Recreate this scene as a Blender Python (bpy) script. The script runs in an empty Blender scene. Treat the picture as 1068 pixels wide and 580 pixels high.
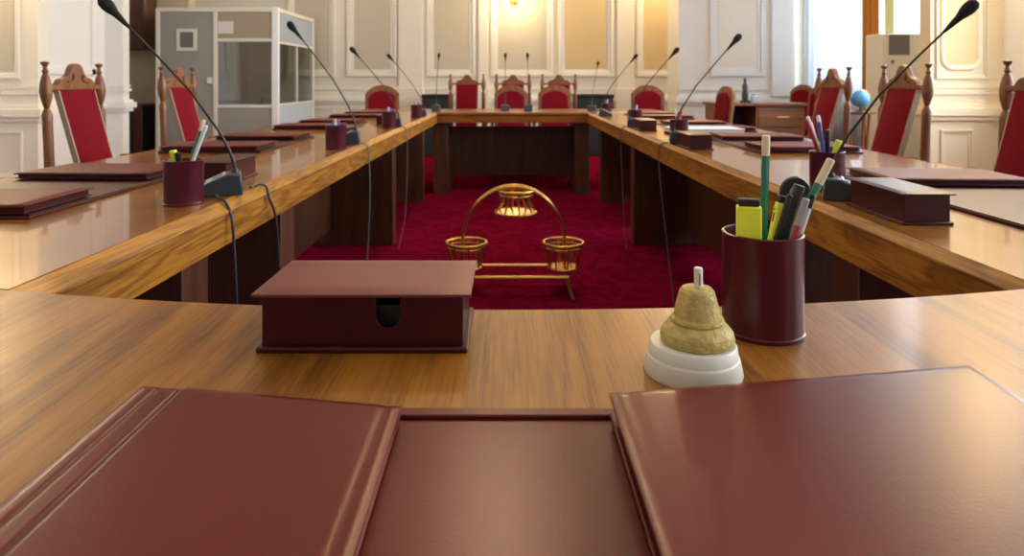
import bpy, math, random
from mathutils import Vector, Matrix
random.seed(7)
PI = math.pi
sc = bpy.context.scene
C = sc.collection

# ------------------------------------------------------------------ camera
cam_d = bpy.data.cameras.new('camera')
cam = bpy.data.objects.new('camera', cam_d); C.objects.link(cam)
F = 700.0; CX, CY = 531.0, 85.0; CAMZ = 1.028
cam.location = (0, 0, CAMZ); cam.rotation_euler = (PI/2, 0, 0)
cam_d.sensor_width = 36.0; cam_d.lens = 36.0*F/1068.0
cam_d.shift_x = (534.0-CX)/1068.0
cam_d.shift_y = -(290.0-CY)/1068.0
cam_d.clip_start = 0.02; cam_d.clip_end = 100
cam_d.dof.use_dof = True; cam_d.dof.focus_distance = 0.85; cam_d.dof.aperture_fstop = 9.0
sc.camera = cam

# ------------------------------------------------------------------ look
sc.view_settings.view_transform = 'Standard'
sc.view_settings.look = 'None'
sc.view_settings.gamma = 1.0
sc.view_settings.use_curve_mapping = False
sc.view_settings.exposure = 0.22
try:
    sc.cycles.use_denoising = True
    sc.cycles.max_bounces = 8; sc.cycles.diffuse_bounces = 5; sc.cycles.glossy_bounces = 4
    sc.cycles.caustics_reflective = False; sc.cycles.caustics_refractive = False
    sc.cycles.sample_clamp_indirect = 4.0
except Exception:
    pass

# ------------------------------------------------------------------ world and daylight
w = bpy.data.worlds.new('sky'); sc.world = w; w.use_nodes = True
bg = w.node_tree.nodes['Background']
bg.inputs[0].default_value = (0.80, 0.90, 1.0, 1); bg.inputs[1].default_value = 1.6

def area(name, loc, rot, sx, sy, power, col):
    l = bpy.data.lights.new(name, 'AREA'); l.shape = 'RECTANGLE'; l.size = sx; l.size_y = sy
    l.energy = power; l.color = col
    o = bpy.data.objects.new(name, l); C.objects.link(o); o.location = loc; o.rotation_euler = rot
    return o
WIN = [(-3.4, -1.2), (0.1, 2.3), (3.1, 5.2), (6.7, 9.0)]      # window openings along the right wall
WZ0, WZ1 = 0.9, 4.0
XR, XL = 4.2, -4.4
DAY = (0.86, 0.93, 1.0)
for i, (a, b) in enumerate(WIN):
    area('window_daylight', (XR+0.55, (a+b)/2, (WZ0+WZ1)/2+0.1), (0, PI/2, 0), WZ1-WZ0+0.2, b-a+0.1, [55, 150, 260, 240][i], DAY)

def point(name, loc, power, col, r=0.05):
    l = bpy.data.lights.new(name, 'POINT'); l.energy = power; l.color = col; l.shadow_soft_size = r
    o = bpy.data.objects.new(name, l); C.objects.link(o); o.location = loc
    return o
WARM = (1.0, 0.74, 0.42)

# ------------------------------------------------------------------ materials
def mat(name, col, rough=0.5, metal=0.0, coat=0.0, spec=0.5, bump=None, var=None, emit=None, sheen=0.0, coat_r=0.1):
    m = bpy.data.materials.new(name); m.use_nodes = True
    nt = m.node_tree; b = nt.nodes['Principled BSDF']
    b.inputs['Base Color'].default_value = (*col, 1)
    b.inputs['Roughness'].default_value = rough; b.inputs['Metallic'].default_value = metal
    b.inputs['Coat Weight'].default_value = coat; b.inputs['Coat Roughness'].default_value = coat_r
    b.inputs['Specular IOR Level'].default_value = spec
    b.inputs['Sheen Weight'].default_value = sheen
    if emit:
        b.inputs['Emission Color'].default_value = (*emit[0], 1); b.inputs['Emission Strength'].default_value = emit[1]
    tc = nt.nodes.new('ShaderNodeTexCoord')
    if var:                     # (scale, amount, second colour)
        n = nt.nodes.new('ShaderNodeTexNoise'); n.inputs['Scale'].default_value = var[0]; n.inputs['Detail'].default_value = 5
        nt.links.new(tc.outputs['Object'], n.inputs['Vector'])
        r = nt.nodes.new('ShaderNodeValToRGB'); r.color_ramp.elements[0].position = 0.5-var[1]; r.color_ramp.elements[1].position = 0.5+var[1]
        r.color_ramp.elements[0].color = (*var[2], 1); r.color_ramp.elements[1].color = (*col, 1)
        nt.links.new(n.outputs['Fac'], r.inputs['Fac']); nt.links.new(r.outputs['Color'], b.inputs['Base Color'])
    if bump:                    # (scale, strength, distance)
        n = nt.nodes.new('ShaderNodeTexNoise'); n.inputs['Scale'].default_value = bump[0]; n.inputs['Detail'].default_value = 4
        nt.links.new(tc.outputs['Object'], n.inputs['Vector'])
        bp = nt.nodes.new('ShaderNodeBump'); bp.inputs['Strength'].default_value = bump[1]; bp.inputs['Distance'].default_value = bump[2]
        nt.links.new(n.outputs['Fac'], bp.inputs['Height']); nt.links.new(bp.outputs['Normal'], b.inputs['Normal'])
    return m

def wood(name, light, dark, axis='Y', rough=0.25, coat=0.5, scale=1.0, coat_r=0.08, fine=1.0, knots=0.0, spec=0.5):
    """oak: long grain along an axis, pores and broad cathedral bands"""
    m = bpy.data.materials.new(name); m.use_nodes = True
    nt = m.node_tree; b = nt.nodes['Principled BSDF']; L = nt.links
    tc = nt.nodes.new('ShaderNodeTexCoord')
    mp = nt.nodes.new('ShaderNodeMapping'); L.new(tc.outputs['Object'], mp.inputs['Vector'])
    s = {'X': (0.12, 1, 1), 'Y': (1, 0.12, 1), 'Z': (1, 1, 0.12)}[axis]
    mp.inputs['Scale'].default_value = tuple(v*scale for v in s)
    n1 = nt.nodes.new('ShaderNodeTexNoise'); n1.inputs['Scale'].default_value = 7; n1.inputs['Detail'].default_value = 3; n1.inputs['Distortion'].default_value = 0.6+knots
    L.new(mp.outputs['Vector'], n1.inputs['Vector'])
    wv = nt.nodes.new('ShaderNodeMath'); wv.operation = 'MULTIPLY'; wv.inputs[1].default_value = 9.0
    L.new(n1.outputs['Fac'], wv.inputs[0])
    fr = nt.nodes.new('ShaderNodeMath'); fr.operation = 'PINGPONG'; fr.inputs[1].default_value = 1.0
    L.new(wv.outputs[0], fr.inputs[0])
    mp2 = nt.nodes.new('ShaderNodeMapping'); L.new(tc.outputs['Object'], mp2.inputs['Vector'])
    s2 = {'X': (0.03, 1, 1), 'Y': (1, 0.03, 1), 'Z': (1, 1, 0.03)}[axis]
    mp2.inputs['Scale'].default_value = s2
    n2 = nt.nodes.new('ShaderNodeTexNoise'); n2.inputs['Scale'].default_value = 260*fine; n2.inputs['Detail'].default_value = 3
    L.new(mp2.outputs['Vector'], n2.inputs['Vector'])
    mx = nt.nodes.new('ShaderNodeMath'); mx.operation = 'MULTIPLY_ADD'; mx.inputs[1].default_value = 0.40
    L.new(fr.outputs[0], mx.inputs[0])
    md = nt.nodes.new('ShaderNodeMath'); md.operation = 'MULTIPLY'; md.inputs[1].default_value = 0.95
    L.new(n2.outputs['Fac'], md.inputs[0]); L.new(md.outputs[0], mx.inputs[2])
    r = nt.nodes.new('ShaderNodeValToRGB')
    r.color_ramp.elements[0].position = 0.36; r.color_ramp.elements[1].position = 0.86
    r.color_ramp.elements[0].color = (*dark, 1); r.color_ramp.elements[1].color = (*light, 1)
    L.new(mx.outputs[0], r.inputs['Fac']); L.new(r.outputs['Color'], b.inputs['Base Color'])
    b.inputs['Roughness'].default_value = rough; b.inputs['Specular IOR Level'].default_value = spec
    b.inputs['Coat Weight'].default_value = coat; b.inputs['Coat Roughness'].default_value = coat_r
    bp = nt.nodes.new('ShaderNodeBump'); bp.inputs['Strength'].default_value = 0.12; bp.inputs['Distance'].default_value = 0.0006
    L.new(n2.outputs['Fac'], bp.inputs['Height']); L.new(bp.outputs['Normal'], b.inputs['Normal'])
    return m

M = {}
M['oak'] = wood('varnished_oak_top', (0.325, 0.121, 0.012), (0.125, 0.037, 0.0035), 'Y', 0.38, 0.11, coat_r=0.12, spec=0.30, fine=1.7, scale=1.3)
M['oak_gloss'] = wood('polished_oak_top', (0.34, 0.124, 0.012), (0.17, 0.050, 0.005), 'Y', 0.25, 0.48, coat_r=0.05, spec=0.25, fine=1.7, scale=1.3)
M['oak_edge'] = wood('varnished_oak_edge', (0.37, 0.155, 0.016), (0.135, 0.043, 0.005), 'Y', 0.45, 0.04, spec=0.25, scale=1.6, knots=1.2)
M['oak_x'] = wood('varnished_oak_far', (0.25, 0.075, 0.010), (0.12, 0.032, 0.005), 'X', 0.28, 0.3)
M['oak_dark'] = wood('stained_oak_panel', (0.085, 0.026, 0.008), (0.038, 0.011, 0.004), 'Z', 0.45, 0.1)  # darker oak for legs and modesty panels
M['chair_wood'] = wood('carved_chair_wood', (0.24, 0.085, 0.025), (0.12, 0.038, 0.011), 'Z', 0.45, 0.08)
M['desk_wood'] = wood('desk_wood', (0.24, 0.09, 0.028), (0.13, 0.045, 0.014), 'X', 0.35, 0.3)
M['leather'] = mat('maroon_leather', (0.125, 0.0120, 0.0090), 0.29, coat=0.0, spec=0.24, bump=(420, 0.22, 0.0005), var=(9, 0.35, (0.098, 0.009, 0.007)))
M['leather_seat'] = mat('matt_maroon_leather', (0.110, 0.0100, 0.0080), 0.48, spec=0.22, bump=(420, 0.2, 0.0005))
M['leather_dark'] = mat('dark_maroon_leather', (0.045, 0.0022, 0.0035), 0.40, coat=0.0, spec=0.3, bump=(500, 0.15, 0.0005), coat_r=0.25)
M['leather_cup'] = mat('burgundy_leather', (0.070, 0.0045, 0.012), 0.30, spec=0.35, coat=0.12, bump=(500, 0.1, 0.0004), coat_r=0.2)
M['leather_lid'] = mat('faded_maroon_leather', (0.165, 0.036, 0.027), 0.45, coat=0.0, spec=0.35, bump=(380, 0.22, 0.0006))  # paler maroon for the near box lid
M['velvet'] = mat('red_upholstery', (0.165, 0.0025, 0.010), 0.85, spec=0.12, bump=(90, 0.15, 0.002))
M['piping'] = mat('pale_braid', (0.36, 0.27, 0.18), 0.6)
M['brass'] = mat('brass', (0.62, 0.36, 0.10), 0.28, metal=0.9, bump=(60, 0.1, 0.001))
M['bell'] = mat('old_gilt_bell', (0.62, 0.46, 0.13), 0.55, metal=0.12, bump=(230, 0.8, 0.002), var=(140, 0.2, (0.40, 0.29, 0.085)))
M['white_plastic'] = mat('white_plastic', (0.76, 0.72, 0.60), 0.38)
M['black'] = mat('black_plastic', (0.012, 0.012, 0.013), 0.4)
M['neck'] = mat('gooseneck_metal', (0.035, 0.032, 0.030), 0.4, metal=0.5)
M['foam'] = mat('black_foam', (0.010, 0.010, 0.010), 0.9, bump=(700, 0.4, 0.001))
M['mic_grey'] = mat('grey_metal_panel', (0.36, 0.44, 0.50), 0.35)
M['mic_black'] = mat('black_metal_base', (0.035, 0.045, 0.055), 0.3)
M['green'] = mat('green_paint', (0.018, 0.20, 0.115), 0.35)
M['raw_wood'] = mat('pale_pencil_end', (0.78, 0.67, 0.45), 0.55)
M['yellow'] = mat('fluorescent_yellow_plastic', (0.85, 0.88, 0.05), 0.4)
M['pen_grey'] = mat('grey_pen', (0.35, 0.35, 0.36), 0.3, metal=0.4)
M['pen_red'] = mat('dark_red_pen', (0.40, 0.03, 0.03), 0.35)
M['pen_orange'] = mat('orange_pen', (0.75, 0.22, 0.07), 0.4)
M['pen_blue'] = mat('blue_pen', (0.10, 0.18, 0.42), 0.4)
M['pen_white'] = mat('white_pen', (0.75, 0.75, 0.72), 0.4)
M['paper'] = mat('paper', (0.72, 0.70, 0.66), 0.8)
M['ink'] = mat('printed_ink', (0.12, 0.13, 0.05), 0.6)
M['cable'] = mat('black_cable', (0.03, 0.03, 0.035), 0.5)
M['cable_grey'] = mat('grey_cable', (0.13, 0.12, 0.11), 0.5)
M['wall'] = mat('cream_wall_paint', (0.85, 0.785, 0.66), 0.7, bump=(40, 0.03, 0.002))
M['wall_warm'] = mat('warm_cream_wall_paint', (0.82, 0.70, 0.48), 0.7, bump=(40, 0.03, 0.002))  # cream wall paint with the warm lamp glow put into its colour
M['wall_white'] = mat('white_wall_paint', (0.86, 0.85, 0.82), 0.7, bump=(40, 0.03, 0.002))  # also whitens the cream right section for window daylight
M['field'] = mat('tan_panel_paint', (0.64, 0.57, 0.43), 0.75, var=(3, 0.4, (0.60, 0.53, 0.40)))
M['field_ochre'] = mat('ochre_panel_paint', (0.70, 0.54, 0.29), 0.75, var=(3, 0.4, (0.66, 0.50, 0.26)))  # tan field tinted golden for lamp glow; also the gold corner strip
M['trimw'] = mat('ivory_moulding', (0.87, 0.83, 0.73), 0.55)
M['ceil'] = mat('white_ceiling', (0.8, 0.78, 0.72), 0.8)
M['booth_grey'] = mat('booth_grey_fabric', (0.33, 0.33, 0.30), 0.8, bump=(200, 0.1, 0.001))
M['booth_beige'] = mat('booth_beige_fabric', (0.38, 0.32, 0.24), 0.8, bump=(200, 0.1, 0.001))
M['booth_blue'] = mat('booth_blue_grey_fabric', (0.36, 0.42, 0.48), 0.7)
M['booth_light'] = mat('booth_pale_blue_panel', (0.50, 0.60, 0.70), 0.6)
M['alu'] = mat('pale_aluminium', (0.78, 0.75, 0.66), 0.5)
M['dark_in'] = mat('dark_equipment', (0.02, 0.022, 0.025), 0.5)  # equipment black, also painted in for shade inside box and desk
M['brown_dark'] = wood('dark_red_brown_timber', (0.10, 0.030, 0.018), (0.05, 0.015, 0.010), 'Z', 0.35, 0.3)
M['olive'] = mat('beige_stone', (0.62, 0.53, 0.38), 0.7, var=(6, 0.3, (0.50, 0.42, 0.29)))
M['orange'] = mat('amber_drape', (0.62, 0.33, 0.09), 0.75, sheen=0.3)
M['globe'] = mat('globe_blue', (0.06, 0.25, 0.60), 0.4, var=(14, 0.04, (0.10, 0.36, 0.62)))
M['grille'] = mat('grey_grille', (0.17, 0.16, 0.16), 0.6)
M['shade'] = mat('lit_lamp_glass', (1, 0.9, 0.7), 0.4, emit=((1.0, 0.80, 0.48), 9.0))

def glass(name, tint=(0.9, 0.95, 1.0), alpha=0.82, dark=None):
    m = bpy.data.materials.new(name); m.use_nodes = True; nt = m.node_tree
    for n in list(nt.nodes): nt.nodes.remove(n)
    out = nt.nodes.new('ShaderNodeOutputMaterial'); mix = nt.nodes.new('ShaderNodeMixShader')
    tr = nt.nodes.new('ShaderNodeBsdfTransparent'); tr.inputs[0].default_value = (*tint, 1)
    gl = nt.nodes.new('ShaderNodeBsdfGlossy'); gl.inputs['Roughness'].default_value = 0.03
    mix.inputs[0].default_value = 1-alpha
    nt.links.new(tr.outputs[0], mix.inputs[1]); nt.links.new(gl.outputs[0], mix.inputs[2]); nt.links.new(mix.outputs[0], out.inputs[0])
    return m
M['glass'] = glass('window_glass', (0.96, 0.98, 1.0), 0.94)
M['booth_glass'] = glass('booth_glass', (0.80, 0.84, 0.88), 0.85)
M['booth_glass_side'] = glass('booth_side_glass', (0.88, 0.90, 0.86), 0.88)

def sheer(name, col):
    m = bpy.data.materials.new(name); m.use_nodes = True; nt = m.node_tree
    for n in list(nt.nodes): nt.nodes.remove(n)
    out = nt.nodes.new('ShaderNodeOutputMaterial'); mix = nt.nodes.new('ShaderNodeMixShader'); mix.inputs[0].default_value = 0.5
    a = nt.nodes.new('ShaderNodeBsdfDiffuse'); a.inputs[0].default_value = (*col, 1)
    b = nt.nodes.new('ShaderNodeBsdfTranslucent'); b.inputs[0].default_value = (*col, 1)
    nt.links.new(a.outputs[0], mix.inputs[1]); nt.links.new(b.outputs[0], mix.inputs[2]); nt.links.new(mix.outputs[0], out.inputs[0])
    return m
M['sheer'] = sheer('white_sheer_cloth', (0.74, 0.78, 0.82))
M['amber_sheer'] = sheer('amber_cloth', (0.42, 0.22, 0.07))

# carpet: red pile with darker scrolling pattern
def carpet():
    m = bpy.data.materials.new('red_patterned_carpet'); m.use_nodes = True
    nt = m.node_tree; b = nt.nodes['Principled BSDF']; L = nt.links
    tc = nt.nodes.new('ShaderNodeTexCoord')
    v = nt.nodes.new('ShaderNodeTexNoise'); v.inputs['Scale'].default_value = 7; v.inputs['Detail'].default_value = 2; v.inputs['Distortion'].default_value = 1.4
    L.new(tc.outputs['Object'], v.inputs['Vector'])
    r = nt.nodes.new('ShaderNodeValToRGB'); r.color_ramp.elements[0].position = 0.47; r.color_ramp.elements[1].position = 0.53
    r.color_ramp.elements[0].color = (0.125, 0.0025, 0.016, 1); r.color_ramp.elements[1].color = (0.165, 0.0035, 0.022, 1)
    L.new(v.outputs['Fac'], r.inputs['Fac']); L.new(r.outputs['Color'], b.inputs['Base Color'])
    n = nt.nodes.new('ShaderNodeTexNoise'); n.inputs['Scale'].default_value = 350
    L.new(tc.outputs['Object'], n.inputs['Vector'])
    bp = nt.nodes.new('ShaderNodeBump'); bp.inputs['Strength'].default_value = 0.5; bp.inputs['Distance'].default_value = 0.004
    L.new(n.outputs['Fac'], bp.inputs['Height']); L.new(bp.outputs['Normal'], b.inputs['Normal'])
    b.inputs['Roughness'].default_value = 1.0; b.inputs['Specular IOR Level'].default_value = 0.0
    return m
M['carpet'] = carpet()

# ------------------------------------------------------------------ mesh helpers
class MB:
    def __init__(s): s.v = []; s.f = []
    def add(s, vs, fs, mx=None):
        o = len(s.v)
        s.v += [tuple(mx @ Vector(p)) if mx else tuple(p) for p in vs]
        s.f += [tuple(i+o for i in f) for f in fs]
        return s
    def box(s, x0, x1, y0, y1, z0, z1, mx=None):
        vs = [(x0,y0,z0),(x1,y0,z0),(x1,y1,z0),(x0,y1,z0),(x0,y0,z1),(x1,y0,z1),(x1,y1,z1),(x0,y1,z1)]
        return s.add(vs, [(0,3,2,1),(4,5,6,7),(0,1,5,4),(1,2,6,5),(2,3,7,6),(3,0,4,7)], mx)
    def prism(s, poly, z0, z1, mx=None):
        """poly anticlockwise in xy"""
        n = len(poly)
        vs = [(x, y, z0) for x, y in poly]+[(x, y, z1) for x, y in poly]
        fs = [tuple(reversed(range(n))), tuple(range(n, 2*n))]+[(i, (i+1) % n, n+(i+1) % n, n+i) for i in range(n)]
        return s.add(vs, fs, mx)
    def lathe(s, prof, n=32, at=(0,0,0), mx=None, oval=1.0):
        vs = []; fs = []
        for r, z in prof:
            for k in range(n):
                a = 2*PI*k/n; vs.append((at[0]+r*math.cos(a), at[1]+oval*r*math.sin(a), at[2]+z))
        for i in range(len(prof)-1):
            for k in range(n):
                k2 = (k+1) % n
                fs.append((i*n+k, i*n+k2, (i+1)*n+k2, (i+1)*n+k))
        if prof[0][0] > 1e-6: fs.append(tuple(reversed(range(n))))
        if prof[-1][0] > 1e-6: fs.append(tuple(range((len(prof)-1)*n, len(prof)*n)))
        return s.add(vs, fs, mx)
    def tube(s, pts, r, n=10, closed=False, mx=None, flat=None):
        pts = [Vector(p) for p in pts]; m = len(pts)
        rs = r if isinstance(r, (list, tuple)) else [r]*m
        vs = []; fs = []; up = None
        for i, p in enumerate(pts):
            if closed: t = (pts[(i+1) % m]-pts[i-1]).normalized()
            else: t = (pts[min(i+1, m-1)]-pts[max(i-1, 0)]).normalized()
            if up is None:
                up = Vector((0,0,1)) if abs(t.z) < 0.9 else Vector((1,0,0))
            a = t.cross(up).normalized(); b = a.cross(t).normalized(); up = b
            for k in range(n):
                th = 2*PI*k/n
                ra, rb = (rs[i], rs[i]) if flat is None else flat
                vs.append(tuple(p+a*math.cos(th)*ra+b*math.sin(th)*rb))
        seg = m if closed else m-1
        for i in range(seg):
            j = (i+1) % m
            for k in range(n):
                k2 = (k+1) % n
                fs.append((i*n+k, i*n+k2, j*n+k2, j*n+k))
        if not closed: fs += [tuple(reversed(range(n))), tuple(range((m-1)*n, m*n))]
        return s.add(vs, fs, mx)
    def sphere(s, c, r, n=20, sz=1.0, mx=None):
        prof = [(max(1e-7, r*math.sin(PI*i/(n//2))), -r*sz*math.cos(PI*i/(n//2))) for i in range(n//2+1)]
        prof[0] = (0.0001*r, prof[0][1]); prof[-1] = (0.0001*r, prof[-1][1])
        return s.lathe(prof, n, c, mx)

def tag(o, label=None, cat=None, group=None, kind=None):
    if label: o['label'] = label
    if cat: o['category'] = cat
    if group: o['group'] = group
    if kind: o['kind'] = kind
    return o
def obj(name, mb, m, parent=None, bevel=0.0, seg=2, smooth=35, loc=None):
    me = bpy.data.meshes.new(name); me.from_pydata(mb.v, [], mb.f); me.validate(); me.update()
    if smooth:
        for p in me.polygons: p.use_smooth = True
        me.set_sharp_from_angle(angle=math.radians(smooth))
    me.materials.append(M[m] if isinstance(m, str) else m)
    o = bpy.data.objects.new(name, me); C.objects.link(o)
    if parent: o.parent = parent
    if loc: o.location = loc
    if bevel:
        bv = o.modifiers.new('bevel', 'BEVEL'); bv.width = bevel; bv.segments = seg; bv.limit_method = 'ANGLE'; bv.angle_limit = math.radians(40)
        bv.harden_normals = False
    return o
def thing(name, label, cat, loc=(0,0,0), rz=0, group=None):
    o = bpy.data.objects.new(name, None); C.objects.link(o); o.empty_display_size = 0.05
    o.location = loc; o.rotation_euler = (0, 0, rz)
    return tag(o, label, cat, group)
KIDS = {}
def dup(root, loc, rz, label, group=None, scale=None):
    def cp(o, par):
        c = o.copy(); C.objects.link(c); c.parent = par
        for ch in [x for x in bpy.data.objects if x.parent == o]: cp(ch, c)
        return c
    r = cp(root, None); r.location = loc; r.rotation_euler = (0, 0, rz); r['label'] = label
    if group: r['group'] = group
    if scale: r.scale = scale
    return r
def struct(name, mb, m, bevel=0.0, parent=None, smooth=35):
    o = obj(name, mb, m, parent, bevel, smooth=smooth)
    if not parent: o['kind'] = 'structure'
    return o
def rotx(a): return Matrix.Rotation(a, 4, 'X')
def T(x, y, z): return Matrix.Translation((x, y, z))

# ================================================================== THE ROOM
YB, YF, ZC = 10.0, -4.2, 5.2
struct('floor', MB().box(-6, 5, YF-0.2, YB+0.2, -0.1, 0.0), 'carpet')
struct('ceiling', MB().box(-6, 5, YF-0.2, YB+0.2, ZC, ZC+0.1), 'ceil')
struct('wall_back', MB().box(-6, 5, YB, YB+0.2, 0, ZC), 'wall')
struct('wall_front', MB().box(-6, 5, YF-0.2, YF, 0, ZC), 'wall_white')
# left wall with a deep recess between y 7.42 and 9
wl = MB().box(XL-0.2, XL, YF, 7.42, 0, ZC); wl.box(-5.6, XL-0.2, 7.22, 7.42, 0, ZC); wl.box(-5.8, -5.6, 7.22, YB, 0, ZC)
struct('wall_left', wl, 'wall_white')
# right wall with four tall window openings
wr = MB()
ys = [YF]+[v for ab in WIN for v in ab]+[YB]
for i in range(0, len(ys), 2): wr.box(XR, XR+0.3, ys[i], ys[i+1], 0, ZC)
for a, b in WIN:
    wr.box(XR, XR+0.3, a, b, 0, WZ0); wr.box(XR, XR+0.3, a, b, WZ1, ZC)
struct('wall_right', wr, 'wall_white')
for i, (a, b) in enumerate(WIN):
    fr = MB(); xm = XR+0.14; t = 0.05; mid = (a+b)/2
    for y0, y1, z0, z1 in [(a,b,WZ0,WZ0+t),(a,b,WZ1-t,WZ1),(a,a+t,WZ0+t,WZ1-t),(b-t,b,WZ0+t,WZ1-t),(mid-t/2,mid+t/2,WZ0+t,WZ1-t)]:
        fr.box(xm, xm+0.06, y0, y1, z0, z1)
    fr.box(xm+0.01, xm+0.05, a+t, mid-t/2, 2.9, 2.94); fr.box(xm+0.01, xm+0.05, mid+t/2, b-t, 2.9, 2.94)
    wo = struct('window_%d' % (i+1), fr, 'trimw', 0.004)
    obj('window_pane', MB().box(xm+0.026, xm+0.034, a+t*0.6, b-t*0.6, WZ0+t*0.6, WZ1-t*0.6), 'glass', wo, smooth=0)
    obj('window_sill', MB().box(XR-0.10, XR+0.14, a-0.05, b+0.05, WZ0-0.04, WZ0), 'trimw', wo, 0.006)

TR = [0]
def trim(mb, m='trimw', bevel=0.0, name=None):
    TR[0] += 1
    return struct(name or 'trim_%d' % TR[0], mb, m, bevel)
RAIL = [(0, 0.0), (0.03, 0.0)]
def rail_profile_boxes(mb, x0, x1, y, facing=-1, zs=None, ext=0.0):
    """stacked dado mouldings running along x on a face at depth y"""
    for z0, z1, d in zs or [(0.0, 0.16, 0.03), (0.16, 0.185, 0.018), (0.70, 0.735, 0.025), (0.735, 0.79, 0.05), (0.79, 0.82, 0.03), (0.90, 0.935, 0.018)]:
        mb.box(x0-ext*d, x1+ext*d, y-d, y, z0, z1)
    return mb
def frame(mb, x0, x1, z0, z1, y, wd=0.06, d=0.03):
    """raised picture-frame moulding on a face at depth y facing the camera"""
    for k, (o, dd) in enumerate([(0, d), (wd*0.45, d*0.45)]):
        a0, a1, b0, b1 = x0+o, x1-o, z0+o, z1-o; t = wd*0.42
        mb.box(a0, a1, y-dd, y, b0, b0+t); mb.box(a0, a1, y-dd, y, b1-t, b1)
        mb.box(a0, a0+t, y-dd, y, b0+t, b1-t); mb.box(a1-t, a1, y-dd, y, b0+t, b1-t)
    return mb
def bx(px, d=YB): return (px-CX)/F*d

# back wall: dado rail, panels, pilasters
trim(rail_profile_boxes(MB(), -6, 5, YB))
for n, (a, b, fm) in enumerate([(300, 350, 'field'), (362, 414, 'field'), (445, 496, 'field'), (512, 577, 'field'), (582, 640, 'field_ochre'), (664, 712, 'field_ochre')]):
    x0, x1 = bx(a), bx(b)
    trim(frame(MB(), x0, x1, 1.10, 4.3, YB, 0.11, 0.035), 'trimw', 0.004)
    trim(MB().box(x0+0.11, x1-0.11, YB-0.006, YB, 1.21, 4.19), fm)
    trim(frame(MB(), x0, x1, 0.26, 0.64, YB, 0.05, 0.02), 'trimw', 0.003)
for a, b in [(416, 441), (499, 509), (643, 661)]:
    p = MB().box(bx(a), bx(b), YB-0.05, YB, 0.93, ZC); p.box(bx(a)-0.02, bx(b)+0.02, YB-0.07, YB, 0.0, 0.93)
    trim(p, 'wall', 0.006)
# projecting wall section, cream whitened for daylight, at the right of the back wall
y3 = 9.3
x0, x1 = bx(708, y3), bx(838, y3)
p = MB().box(x0, x1, y3, YB, 0, ZC); rail_profile_boxes(p, x0, x1, y3, ext=1)
trim(p, 'wall_white')
trim(frame(MB(), bx(740, y3), bx(796, y3), 1.10, 4.2, y3, 0.10, 0.035), 'wall_white', 0.004)
trim(MB().box(bx(740, y3)+0.12, bx(796, y3)-0.12, y3-0.006, y3, 1.22, 4.08), 'wall')
trim(MB().box(bx(803, y3), bx(828, y3), y3-0.07, y3, 0.82, ZC), 'wall_white', 0.008)
# right piers
def pier(x0, x1, y0, y1, m, inner, name_panel=True):
    p = MB().box(x0, x1, y0, y1, 0, ZC)
    for z0, z1, d in [(0.0, 0.16, 0.03), (0.16, 0.185, 0.018), (0.70, 0.74, 0.03), (0.74, 0.80, 0.055), (0.80, 0.83, 0.03), (0.92, 0.95, 0.018), (0.97, 0.99, 0.012)]:
        if inner < 0: p.box(x0-d, x1, y0-d, y1+d, z0, z1)
        else: p.box(x0, x1+d, y0-d, y1+d, z0, z1)
    return trim(p, m)
def rounded_frame(x0, x1, z0, z1, y, r, wd, d):
    """moulding with concave rounded corners, as a closed flat tube"""
    pts = []
    for cx, cz, a0 in [(x1-r, z1-r, 0), (x0+r, z1-r, PI/2), (x0+r, z0+r, PI), (x1-r, z0+r, 1.5*PI)]:
        for k in range(9):
            a = a0+PI/2*k/8; pts.append((cx+r*math.cos(a), y, cz+r*math.sin(a)))
    return MB().tube(pts, wd, 8, closed=True)
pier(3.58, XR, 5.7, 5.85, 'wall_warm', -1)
y5 = 5.7
fm = rounded_frame(3.68, 3.99, 1.14, 3.9, y5, 0.09, 0.022, 0.02)
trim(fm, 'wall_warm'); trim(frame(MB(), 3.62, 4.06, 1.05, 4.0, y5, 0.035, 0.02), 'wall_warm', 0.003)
trim(MB().box(3.70, 3.97, y5-0.005, y5, 1.17, 3.87), 'field_ochre')
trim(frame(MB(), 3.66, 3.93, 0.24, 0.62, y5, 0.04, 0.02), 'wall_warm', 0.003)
pier(3.9, XR, 2.5, 2.95, 'wall_white', -1); pier(3.9, XR, -1.0, -0.1, 'wall_white', -1)
# left piers
pier(XL, -3.86, 5.5, 5.62, 'wall', 1)
trim(frame(MB(), -4.28, -4.0, 1.05, 4.0, 5.5, 0.05, 0.02), 'trimw', 0.003)
trim(MB().box(-4.22, -4.06, 5.495, 5.5, 1.12, 3.9), 'field')
trim(frame(MB(), -4.22, -3.98, 0.24, 0.62, 5.5, 0.04, 0.02), 'trimw', 0.003)
pier(XL, -4.20, 7.3, 7.42, 'wall_white', 1)
pier(XL, -4.1, 2.2, 2.9, 'wall_white', 1)
# mouldings on the left wall face
lm = MB()
for z0, z1, d in [(0.0, 0.16, 0.03), (0.70, 0.735, 0.025), (0.735, 0.79, 0.05), (0.79, 0.82, 0.03)]:
    lm.box(XL, XL+d, YF, 5.5, z0, z1); lm.box(XL, XL+d, 5.65, 7.26, z0, z1)
for a, b in [(6.2, 7.1), (3.1, 5.3)]:
    for y0, y1, z0, z1 in [(a, b, 1.1, 1.16), (a, b, 3.9, 3.96), (a, a+0.06, 1.1, 3.96), (b-0.06, b, 1.1, 3.96)]:
        lm.box(XL, XL+0.03, y0, y1, z0, z1)
trim(lm, 'wall_white')
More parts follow.
